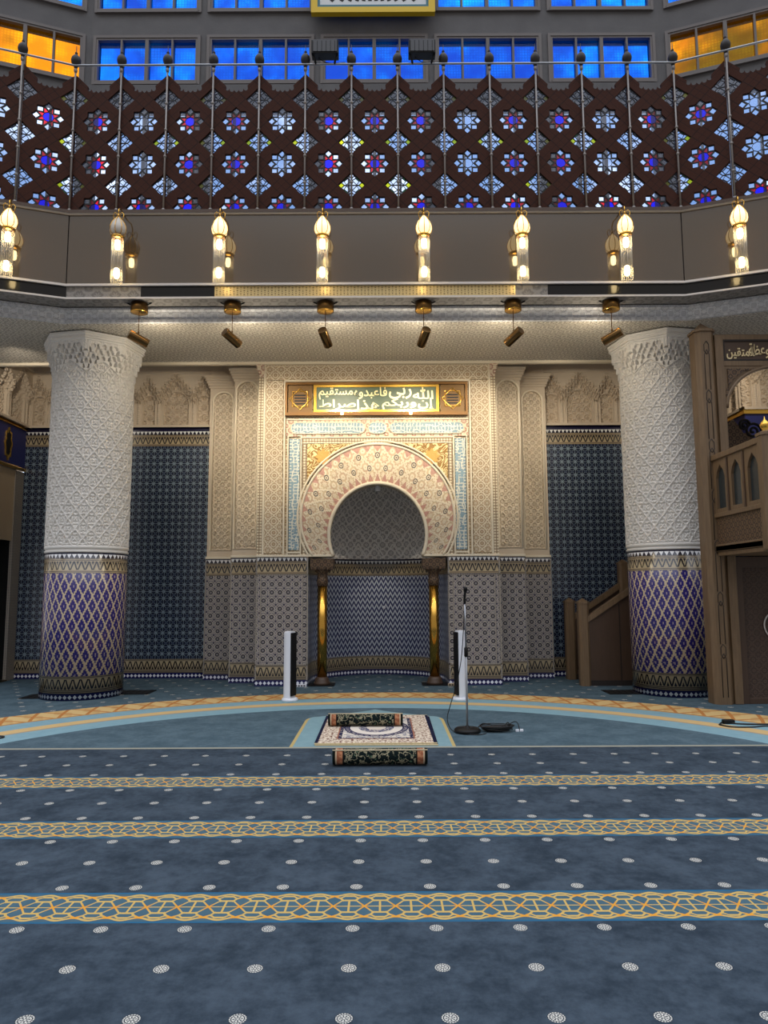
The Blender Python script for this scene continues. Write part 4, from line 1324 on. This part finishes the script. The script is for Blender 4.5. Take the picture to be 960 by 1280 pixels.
for sg in (-1, 1):
    box_obj('side_panel', sg * 1.34 - .21, sg * 1.34 + .21, -.02, .02, -.24, .255, mat('gold_grille', (104, 74, 28), rough=.5, metal=.3), cp_)
    gr = MB()
    for o_ in (0, PI / 4):
        q = [rot2((.19, 0), o_ + PI / 2 * k) for k in range(4)]
        gr.tube([(sg * 1.34 + p[0], -.03, .005 + p[1]) for p in q], .011, 6, closed=True)
    gr.build('star_grille', mt['gold'], cp_)
    dk_ = MB()
    for k in range(4): dk_.box(sg * 1.34 - .1, sg * 1.34 + .1, -.026, -.02, -.09 + .05 * k, -.065 + .05 * k)
    dk_.build('vent_slot', mt['black'], cp_)
    lt = MB(); lt.lathe([(.001, 0), (.022, .0), (.026, .03), (.001, .035)], 12, (sg * .6, -.085, -.29))
    lt.build('strip_lamp', mat('warm_strip_lamp', (255, 230, 180), emit=(255, 220, 140), estr=14), cp_)
    Lp = bpy.data.lights.new('strip_light', 'POINT'); Lp.energy = .7; Lp.color = (1, .76, .4); Lp.shadow_soft_size = .03
    lo = bpy.data.objects.new('strip_light', Lp); COL.objects.link(lo); lo.location = (sg * .6, MY - .16, 4.6)

# ------------------------------------------------------------------ wooden pulpit on the right
mb_ = thing('wooden_pulpit', 'carved wooden pulpit tower with arched portal, balcony and inscription board', 'pulpit', (4.7, 10.1, 0))
def W2(x): return x - 4.7
oct_ = [(.0, .06), (.06, 0), (.22, 0), (.28, .06), (.28, .24), (.22, .3), (.06, .3), (0, .24)]
def oct_post(x, y, z0, z1, s, name, parent, tip=.14):
    m_ = MB()
    P0 = [(x + (p[0]) * s, y + p[1] * s) for p in oct_]
    m_.prism(P0, 'z', z0, z1, 0)
    cx, cy = x + .14 * s, y + .15 * s
    for sc, za, zb_ in ((1.14, z1, z1 + .035),):
        m_.prism([(cx + (p[0] - cx) * sc, cy + (p[1] - cy) * sc) for p in P0], 'z', za, zb_)
    for i in range(8):
        a, b = P0[i], P0[(i + 1) % 8]
        m_.poly([(a[0], a[1], z1 + .035), (b[0], b[1], z1 + .035), (cx, cy, z1 + .035 + tip)])
    return m_.build(name, mt['wood'], parent)
post = oct_post(0.0, 0.0, 0, 5.36, 1.0, 'corner_tower', mb_)
def inlay(x, y, z0, z1, step, parent, wd=.035):
    m_ = MB(); z = z0
    while z < z1 - .2:
        zt_ = min(z + step, z1)
        k = zt_ - .22
        for s in (-1, 1):
            m_.tube([(x + s * wd, y, z), (x + s * wd, y, k), (x, y, k + .07), (x + s * wd * -1, y, k + .11)][:3], .006, 4)
            m_.tube([(x, y, k + .0 + .0), (x + s * wd, y, k + .05), (x + s * wd, y, k + .15), (x, y, k + .2)], .006, 4)
        z = k + .2
    m_.build('carved_inlay', mt['wood_groove'], parent)
inlay(.14, -.001, .1, 5.3, .75, post)
oct_post(2.08, 0.0, 0, 5.36, 1.0, 'corner_tower', mb_)
# portal frame
m_ = MB()
m_.box(.28, .4, .02, .16, 0, 5.3); m_.box(1.97, 2.08, .02, .16, 0, 5.3)
m_.box(.28, 2.08, .03, .15, 5.24, 5.32); m_.box(.28, 2.08, .03, .15, 4.84, 4.92)
m_.build('portal_frame', mt['wood'], mb_, bevel=.008)
ib = box_obj('inscription_board', .4, 1.97, .05, .1, 4.92, 5.24, mt['wood_dark'], mb_)
fill([rect(.4, 1.97, 4.92, 5.24), rect(.425, 1.945, 4.945, 5.215)], .03, 'xz', .045, 'board_border', mt['wood_groove'], ib)
mt['letter_pale'] = mat('pale_letters', (226, 206, 160), rough=.5)
for (s, w_, x, z, h_) in ((shape('للمتقين'), .42, .66, 5.04, .19), (shape('وموعظة'), .44, 1.0, 5.07, .23), (shape('وهدى'), .3, 1.4, 5.1, .21), (shape('للناس'), .3, 1.72, 5.08, .2)):
    me = text_mesh(s, w_, h_, off=.014); me.materials.append(mt['letter_pale']); link('lettering', me, ib, (x, .045, z))
# arch with carved spandrels
ac, ahw, asz = 1.185, .775, 4.22
arcp = [(ac + ahw * math.cos(a), asz + .62 * math.sin(a)) for a in np.linspace(0, PI, 32)]
fill([[(.4, 4.84), (.4, 4.1), (ac - ahw, 4.1)] + arcp[::-1] + [(ac + ahw, 4.1), (1.97, 4.1), (1.97, 4.84)]], .1, 'xz', .09, 'arch_board', mt['wood'], mb_)
for s in (-1, 1):
    sp = [(ac + s * .74, 4.8), (ac + s * .16, 4.8)] + [(ac + s * (ahw + .06) * math.cos(a), asz + .68 * math.sin(a)) for a in np.linspace(1.32, .3, 12) if asz + .68 * math.sin(a) < 4.8] + [(ac + s * .74, 4.36)]
    fill([sp], .03, 'xz', .035, 'carved_spandrel', mt['wood_carved'], mb_)
m_ = MB(); m_.tube([(p[0], .035, p[1]) for p in arcp], .028, 6); m_.build('arch_moulding', mt['wood'], mb_)
# lower door
m_ = MB(); m_.box(.4, .5, .06, .14, 0, 2.05); m_.box(1.87, 1.97, .06, .14, 0, 2.05); m_.box(.5, 1.87, .06, .14, 1.9, 2.05); m_.box(.5, 1.87, .06, .14, 0, .08)
dr = m_.build('door_frame', mt['wood_dark'], mb_, bevel=.006)
door = box_obj('carved_door', .5, 1.87, .1, .14, .08, 1.9, mt['wood_door'], mb_)
m_ = MB(); m_.tube([(.98 + .2 * math.cos(2 * PI * k / 40), .085, 1.08 + .2 * math.sin(2 * PI * k / 40)) for k in range(40)], .011, 6, closed=True)
m_.build('ring_emblem', mt['trim_light'], door)
# balcony
bal = MB(); bal.box(.12, 2.2, -1.42, .02, 2.12, 2.2); bal.box(.14, 2.18, -1.4, 0, 2.06, 2.12)
bal.build('balcony_floor', mt['wood'], mb_, bevel=.006)
def rail_panel(x, y0, y1, name):
    """balustrade along y at plane x with three pointed arches"""
    n = 3; polys = [rect(y0, y1, 2.62, 3.42)]
    wv = (y1 - y0) / n
    for k in range(n):
        c_ = y0 + (k + .5) * wv; h_ = wv * .29
        polys.append([(c_ - h_, 2.72), (c_ + h_, 2.72), (c_ + h_, 3.16), (c_ + h_ * .7, 3.25), (c_, 3.34), (c_ - h_ * .7, 3.25), (c_ - h_, 3.16)])
    p = fill(polys, .06, 'yz', x, name, mt['wood'], mb_)
    g = MB(); g.box(x + .005, x + .015, y0, y1, 2.66, 3.38); g.build('arch_glazing', mat('dark_glazing', (44, 52, 56), rough=.25), p)
    for k in range(1, n): box_obj('mullion', x - .045, x - .02, y0 + k * wv - .02, y0 + k * wv + .02, 2.66, 3.4, mt['wood_dark'], p)
    box_obj('hand_rail', x - .06, x + .05, y0, y1, 3.42, 3.5, mt['wood'], p, bevel=.008)
    box_obj('lower_rail', x - .05, x + .04, y0, y1, 2.6, 2.66, mt['wood'], p, bevel=.008); box_obj('foot_rail', x - .05, x + .04, y0, y1, 2.12, 2.22, mt['wood'], p, bevel=.008)
    c_ = MB(); c_.box(x - .02, x + .02, y0, y1, 2.22, 2.6); c_.build('carved_apron', mt['wood_carved'], p)
rail_panel(.17, -1.3, .02, 'side_balustrade')
# front balustrade
polys = [rect(.3, 2.1, 2.62, 3.42)]
for k in range(4):
    c_ = .3 + (k + .5) * .45; h_ = .13
    polys.append([(c_ - h_, 2.72), (c_ + h_, 2.72), (c_ + h_, 3.16), (c_ + h_ * .7, 3.25), (c_, 3.34), (c_ - h_ * .7, 3.25), (c_ - h_, 3.16)])
p = fill(polys, .06, 'xz', -1.36, 'front_balustrade', mt['wood'], mb_)
box_obj('hand_rail', .3, 2.1, -1.41, -1.31, 3.42, 3.5, mt['wood'], p, bevel=.008); box_obj('foot_rail', .3, 2.1, -1.4, -1.32, 2.12, 2.22, mt['wood'], p, bevel=.008)
box_obj('carved_apron', .3, 2.1, -1.38, -1.34, 2.22, 2.6, mt['wood_carved'], p)
box_obj('arch_glazing', .3, 2.1, -1.355, -1.345, 2.66, 3.38, bpy.data.materials['dark_glazing'], p)
for x in (.1, 2.1):
    nw = oct_post(x, -1.44, 2.08, 3.5, .62, 'newel_post', mb_, .05)
    MB().lathe([(.03, 0), (.045, .02), (.03, .045), (.055, .08), (.06, .11), (.04, .15), (.012, .175), (.004, .22)], 16, (x + .087, -1.347, 3.53)).build('newel_finial', mt['gold'], nw)
# stair flight behind the column
st = thing('pulpit_stairs', 'wooden stair flight with sloping panels and newel posts climbing behind the column', 'stairs', (3.38, 12.1, 0))
oct_post(0, -.02, 0, 1.36, .62, 'newel_post', st, .06)
oct_post(0, .86, 0, 1.36, .62, 'newel_post', st, .06)
oct_post(1.0, .86, .6, 2.05, .62, 'newel_post', st, .06)
oct_post(1.22, -.02, .75, 2.2, .62, 'newel_post', st, .06)
sl = .655
for y, nm in ((.03, 'front'), (.93, 'back')):
    sd = MB(); sd.prism([(.14, 0), (2.1, 0), (2.1, 1.06 + 1.96 * sl), (.14, 1.06)], 'y', y, y + .05); sp = sd.build('side_panel', mt['wood_dark'], st)
    r_ = MB(); r_.prism([(.12, 1.03), (2.1, 1.03 + 1.98 * sl), (2.1, 1.13 + 1.98 * sl), (.12, 1.13)], 'y', y - .04, y + .09); r_.build('hand_rail', mt['wood'], sp)
    g = MB()
    for x in (.68, 1.25): g.box(x, x + .015, y - .006, y, .08, 1.0 + (x - .14) * sl)
    g.box(.14, 2.1, y - .015, y, 0, .09); g.build('panel_joint', mt['wood_groove'], sp)
for k in range(9):
    box_obj('step', .2 + .2 * k, .42 + .2 * k, .09, .92, 0, .17 + .135 * k, mt['wood_dark'], st)
lm = MB(); lm.box(2.1, 3.7, .0, .95, 1.2, 1.36); lm.build('landing', mt['wood_dark'], st)

# carved throne on the pulpit
thr = thing('carved_throne', 'dark carved throne with scrolled crest seen through the pulpit arch', 'chair', (5.88, 11.3, 2.2))
d_ = MB(); d_.box(-.45, .45, -.4, .45, 0, .2); d_.box(-.4, .4, -.3, .45, .2, .36); d_.build('dais', mt['wood_dark'], thr)
thr_z = .36
s_ = MB(); s_.box(-.3, .3, -.25, .3, .35, .45); s_.build('seat', mt['wood_dark'], thr, bevel=.01)
for x in (-.26, .26):
    for y in (-.2, .25):
        MB().lathe([(.03, 0), (.045, .06), (.03, .2), (.04, .35)], 10, (x, y, 0)).build('leg', mt['wood_dark'], thr)
bk = [(-.3, .45), (.3, .45), (.32, 1.5), (.26, 1.62), (.16, 1.58), (.1, 1.7), (0, 1.82), (-.1, 1.7), (-.16, 1.58), (-.26, 1.62), (-.32, 1.5)]
b_ = fill([bk], .08, 'xz', .26, 'backrest', mt['wood_carved'], thr)
sc = MB()
for s in (-1, 1):
    for (cx, cz, r0) in ((s * .32, 1.62, .14), (s * .18, 1.72, .1), (s * .36, 1.4, .1)):
        sc.tube([(cx + r0 * (1 - t / 26) * math.cos(t * .5) * s, .22, cz + r0 * (1 - t / 26) * math.sin(t * .5)) for t in range(24)], .022, 6)
sc.build('scroll_crest', mt['black'], b_)
for s in (-1, 1):
    a = MB(); a.tube([(s * .3, .25, .8), (s * .32, 0, .82), (s * .32, -.2, .78), (s * .3, -.24, .45)], .03, 8); a.build('armrest', mt['wood_dark'], thr)

for o in list(COL.objects):
    if o.parent == thr and not o.name.startswith('dais'): o.location.z += thr_z

# ------------------------------------------------------------------ things on the floor
def tower(x, y, rz, lab):
    t = thing('tower_fan', lab, 'air purifier', (x, y, 0), rz, 'white tower units')
    MB().lathe([(.001, 0), (.118, 0), (.12, .01), (.116, .035), (.1, .045), (.001, .047)], 28).build('base', mt['white_plastic'], t)
    def prof(sx, n=14):
        return [(-.085 * sx + .17 * sx * 0 - .0, 0)]
    b = MB(); sh = []
    for k in range(15):
        a = -PI / 2 + PI * k / 14
        sh.append((.01 + .085 * math.cos(a), .085 * math.sin(a)))
    sh = [(-.045, .085), (-.045, -.085)] + sh
    b.prism(sh, 'z', .045, .99); sh2 = [(p[0] * .9, p[1] * .9) for p in sh]; b.prism(sh2, 'z', .99, 1.005)
    body_ = b.build('body', mt['white_plastic'], t, bevel=.008)
    f = MB(); f.box(-.066, -.045, -.08, .08, .07, .985); fr = f.build('front_grille', mt['black'], t, bevel=.008)
    g = MB()
    for k in range(9): g.box(-.068, -.064, -.07 + .0165 * k, -.066 + .0165 * k, .1, .9)
    g.build('grille_slats', mat('grille_grey', (30, 30, 34), rough=.3), fr)
    MB().box(-.068, -.064, -.02, .02, .93, .96).build('display', mat('dark_display', (20, 22, 30), rough=.1), fr)
tower(-1.285, 10.68, PI - .36, 'white tower unit with black front strip standing left of the prayer rug')
tower(1.215, 10.68, .26, 'white tower unit with black front strip behind the microphone stand')

ms = thing('microphone_stand', 'grey microphone stand with round black base right of the prayer rug', 'microphone stand', (1.04, 8.27, 0))
MB().lathe([(.001, 0), (.14, 0), (.15, .012), (.148, .035), (.13, .05), (.03, .056), (.02, .075), (.012, .08)], 36).build('base', mt['black'], ms)
mt['pole_grey'] = mat('grey_pole', (150, 152, 156), rough=.4, metal=.2)
MB().tube([(0, 0, .06), (0, 0, .92)], .0125, 12).build('lower_pole', mt['pole_grey'], ms)
MB().tube([(0, 0, .9), (-.006, 0, 1.46)], .009, 12).build('upper_pole', mt['steel'], ms)
MB().lathe([(.014, .84), (.022, .85), (.022, .94), (.014, .95)], 14).build('clutch', mt['black'], ms)
mic = MB().lathe([(.011, 1.44), (.016, 1.47), (.014, 1.5), (.011, 1.53)], 12, (-.006, 0, 0)).build('mic_clip', mt['black'], ms)
MB().lathe([(.009, -.08), (.012, 0), (.013, .06), (.021, .075), (.024, .1), (.018, .122), (.001, .13)], 14).build('microphone', mt['black'], ms, (-.006, -.015, 1.52), (.45, 0, .1))
def bez(pts, n=10):
    out = []
    P_ = [Vector(p) for p in pts]; P_ = [P_[0]] + P_ + [P_[-1]]
    for i in range(1, len(P_) - 2):
        for k in range(n):
            t = k / n; a, b, c, d = P_[i - 1:i + 3]
            out.append(.5 * ((2 * b) + (c - a) * t + (2 * a - 5 * b + 4 * c - d) * t * t + (3 * b - a - 3 * c + d) * t ** 3))
    out.append(P_[-2]); return out
MB().tube(bez([(-.01, .0, 1.42), (-.03, -.01, 1.1), (-.06, -.01, .8), (-.12, -.01, .52), (-.19, -.01, .3), (-.225, 0, .16), (-.2, -.02, .06), (-.14, -.03, .012), (-.05, -.12, .008), (.1, -.17, .008), (.2, -.1, .008)]), .005, 6).build('microphone_cable', mt['cable'], ms)
lc = thing('cable_coil', 'tangled black cable coil with adaptor lying beside the microphone stand base', 'cable', (1.38, 8.32, 0))
c = MB()
for k in range(7):
    pts = []
    for j in range(28):
        a = 2 * PI * j / 28; rx = .13 + .012 * k; ry = .05 + .012 * k
        pts.append((.0 + rx * math.cos(a) + .01 * math.sin(3 * a + k), ry * math.sin(a), .009 + .009 * k + .006 * (1 + math.sin(2 * a + k * 1.7)) * .5))
    c.tube(pts, .006, 6, closed=True)
c.build('coil', mt['cable'], lc)
c = MB(); c.tube(bez([(-.25, .05, .008), (-.2, .02, .05), (-.15, 0, .09), (-.05, .01, .07)]), .006, 6); c.tube(bez([(.08, 0, .06), (.13, .0, .1), (.15, .0, .05), (.18, 0, .02)]), .006, 6)
c.tube(bez([(.1, .02, .05), (.2, .03, .1), (.24, .02, .09), (.255, 0, .04), (.26, -.01, .01)]), .006, 6); c.build('loose_end', mt['cable'], lc)
MB().box(-.12, .06, -.04, .04, .004, .05).build('adaptor', mt['black'], lc, bevel=.008)
c = MB(); c.box(.21, .25, -.03, .0, 0, .025); c.box(.26, .3, -.02, .01, 0, .025); c.build('white_plug', mt['white_plastic'], lc, bevel=.004)

# rugs
def rug_pat(u, v):
    # u -.64...64, v 0..1.68
    ax = absf(u); e = mn(.64 - ax, mn(v, 1.68 - v))
    n = noise(16, 4); n2 = noise(34, 3)
    ivory = mix(ss(n2, .5, .56), (214, 200, 180), (120, 84, 72))
    field = mix(ss(absf(n - .5), .02, .05), (112, 112, 130), (214, 204, 188))
    navy = mix(ss(n2, .56, .62), (30, 34, 66), (190, 176, 160))
    c = field
    d = hyp(u / .37, (v - .86) / .52)
    c = mix(d < 1.0, c, (28, 34, 70)); c = mix(rng(d, .86, .96) & (n2 > .5), c, (150, 140, 140))
    c = mix(d < .82, c, (216, 206, 194)); c = mix(d < .55, c, mix(ss(n2, .5, .55), (60, 66, 100), (190, 180, 170))); c = mix(d < .3, c, (214, 200, 184))
    c = mix(e < .27, c, navy); c = mix(e < .22, c, ivory)
    c = mix(absf(e - .225) < .008, c, (150, 100, 80))
    c = mix((.64 - ax) < .035, c, (24, 26, 50)); c = mix((mn(v, 1.68 - v)) < .02, c, (196, 178, 140))
    return c
mt['rug'] = mat('prayer_rug_pile', rug_pat, rough=.95, spec=.1)
def rug(name, lab, x, y, z, rz, thick=.011):
    m_ = MB()
    nx, ny = 14, 18
    m_.box(-.64, .64, 0, 1.68, 0, thick)
    o = m_.build(name, mt['rug'], None, (x, y, z), (0, 0, rz), bevel=.003)
    return tag(o, lab, 'rug')
rug('prayer_rug', 'flat ivory and navy prayer rug on top, lying before the niche', .012, 7.61, .0135, .004)
rug('prayer_rug', 'lower rug edge showing beneath the flat ivory prayer rug', .02, 7.59, .0015, -.006)
def roll_pat(u, v):
    n = noise(15, 4, comb(u * 1.2, v * 1.2, .3)); n2 = noise(30, 2)
    c = mix(ss(absf(n - .5), .012, .035), (164, 156, 128), (20, 30, 30))
    c = mix(ss(n2, .6, .66) & (absf(n - .5) > .05), c, (96, 120, 96))
    ax = absf(u)
    end = ax > .335
    c = mix(end, c, mix(ss(n2, .45, .55), (156, 96, 70), (190, 132, 96)))
    c = mix(absf(ax - .335) < .007, c, (30, 28, 28)); c = mix(absf(ax - .402) < .006, c, (196, 180, 150))
    c = mix(ax > .41, c, (18, 28, 26))
    return c
mt['roll'] = mat('rolled_rug_pile', roll_pat, rough=.95, spec=.1)
mt['roll_under'] = mat('rug_underside', (196, 180, 150), rough=.95)
def roll(lab, x, y, z, R, L_, rz, flap):
    t = thing('rolled_rug', lab, 'rolled rug', (x, y, z), rz)
    turns = 3.2; n = 90; th_ = .012
    a = np.linspace(0, turns * 2 * PI, n); r = R - (a / (turns * 2 * PI)) * (R - .022)
    a0 = flap
    po = [(r[i] * math.cos(a0 + a[i]), R + r[i] * math.sin(a0 + a[i])) for i in range(n)]
    pi_ = [((r[i] - th_) * math.cos(a0 + a[i]), R + (r[i] - th_) * math.sin(a0 + a[i])) for i in range(n)]
    m_ = MB(); s = 0
    for i in range(n - 1):
        ds = math.hypot(po[i + 1][0] - po[i][0], po[i + 1][1] - po[i][1])
        for (pp, mi, fl) in ((po, 0, False), (pi_, 1, True)):
            q = [(-L_ / 2, *pp[i]), (L_ / 2, *pp[i]), (L_ / 2, *pp[i + 1]), (-L_ / 2, *pp[i + 1])]
            uvq = [(-L_ / 2, s), (L_ / 2, s), (L_ / 2, s + ds), (-L_ / 2, s + ds)]
            m_.poly(q[::-1] if fl else q, uvq[::-1] if fl else uvq, mi, True)
        for X in (-L_ / 2, L_ / 2):
            m_.poly([(X, *po[i]), (X, *po[i + 1]), (X, *pi_[i + 1]), (X, *pi_[i])], None, 1)
        s += ds
    m_.poly([(-L_ / 2, *po[0]), (L_ / 2, *po[0]), (L_ / 2, *pi_[0]), (-L_ / 2, *pi_[0])], None, 1)
    m_.build('rolled_pile', [mt['roll'], mt['roll_under']], t)
    f = MB(); f.tube([(-L_ / 2, po[0][0], po[0][1] + .0), (L_ / 2, po[0][0], po[0][1])], .007, 6); f.build('bound_edge', mt['roll_under'], t)
    return t
roll('dark rolled rug lying on the blue carpet in front of the ivory rug', .062, 6.78, .001, .083, .87, .004, 2.3)
roll('dark rolled rug lying on top of the flat ivory prayer rug', -.118, 8.55, .0255, .074, .87, 0, 1.9)

# small floor odds and ends
for (x, y, c_, lab) in ((1.27, 12.2, 'beige_panel', 'beige power strip at the foot of the right tiled pier'), (-1.3, 12.16, 'white_plastic', 'white power strip at the foot of the left tiled pier')):
    t = thing('power_strip', lab, 'power strip', (x, y, 0))
    MB().box(-.1, .1, -.025, .025, 0, .045).build('body', mt[c_], t, bevel=.006)
    s_ = MB()
    for k in range(4): s_.box(-.085 + .045 * k, -.055 + .045 * k, -.028, -.024, .012, .034)
    s_.build('socket', mt['black'], t)
t = thing('floor_cable', 'dark looped cable on the gold band at the right edge of the carpet', 'cable', (4.15, 8.62, 0))
c = MB(); c.tube(bez([(-.1, 0, .008), (-.02, -.14, .008), (.2, -.16, .008), (.4, -.1, .008), (.7, -.14, .008)]), .009, 6); c.tube(bez([(-.1, 0, .008), (0, .1, .02), (.12, .05, .01), (.3, .0, .01), (.7, .02, .008)]), .009, 6); c.build('loop', mt['cable'], t)
MB().box(-.02, .12, .06, .12, 0, .05).build('connector', mt['black'], t, bevel=.01)
t = thing('floor_cable', 'dark cable end on the blue arc at the left edge of the carpet', 'cable', (-4.25, 8.05, 0))
c = MB(); c.tube(bez([(-.6, .1, .008), (-.2, .14, .008), (.1, .1, .008), (.12, -.02, .008), (-.1, -.1, .008), (-.6, -.12, .008)]), .009, 6); c.build('loop', mt['cable'], t)
for (x, y, lab) in ((-5.12, 11.2, 'dark flat floor plate at the left foot of the left column'), (-3.9, 11.6, 'dark flat floor plate at the right foot of the left column'), (3.85, 11.35, 'dark flat floor plate at the left foot of the right column')):
    t = thing('floor_plate', lab, 'floor plate', (x, y, 0))
    box_obj('plate', -.3, .3, -.22, .22, 0, .01, mt['black'], t)
    s_ = MB()
    for k in range(6): s_.box(-.26 + .09 * k, -.2 + .09 * k, -.18, .18, .009, .014)
    s_.build('grating', mt['cable'], t)

# extra spots without fixtures, added to brighten the side bays
for sg in (-1, 1):
    for (pos_, tgt, e) in (((sg * 2.0, 10.25, 5.14), (sg * 3.8, 13.4, 4.7), 150), ((sg * 6.0, 10.9, 5.35), (sg * 6.1, 13.4, 4.7), 60)):
        L = bpy.data.lights.new('bay_fill_spot', 'SPOT'); L.energy = e; L.color = (1, .88, .72); L.spot_size = math.radians(46 if abs(pos_[0]) < 3 else 95); L.spot_blend = 1; L.shadow_soft_size = .04
        lo = bpy.data.objects.new('bay_fill_spot', L); COL.objects.link(lo); lo.location = pos_
        lo.rotation_euler = (Vector(tgt) - lo.location).to_track_quat('-Z', 'Y').to_euler()

# ------------------------------------------------------------------ daylight and world
wld = bpy.data.worlds.new('sky'); S.world = wld; wld.use_nodes = True
T = wld.node_tree
bg = T.nodes['Background']
tc = T.nodes.new('ShaderNodeTexCoord')
vec = tc.outputs['Generated']
sx, sy = None, None
sep = T.nodes.new('ShaderNodeSeparateXYZ'); T.links.new(vec, sep.inputs[0])
dy, dz = V(sep.outputs[1]), V(sep.outputs[2])
cl = noise(7, 5, vec, .6)
sky = mix(ss(cl, .42, .62), (150, 190, 240), (255, 255, 255))
front = ss(dy, .15, .4)
high = ss(dz, .42, .72)
back = .5 + high * 2.3
str_ = front * (1.25 + ss(cl, .45, .65) * 1.5) + (1 - front) * back
fin = mix(front, mix(high, (226, 221, 218), (218, 224, 235)), sky)
T.links.new(fin.s, bg.inputs['Color']); T.links.new(str_.s, bg.inputs['Strength'])

S.view_settings.view_transform = 'Standard'
S.view_settings.look = 'None'
S.view_settings.exposure = 0.0
S.view_settings.gamma = 1.0
S.view_settings.use_curve_mapping = False
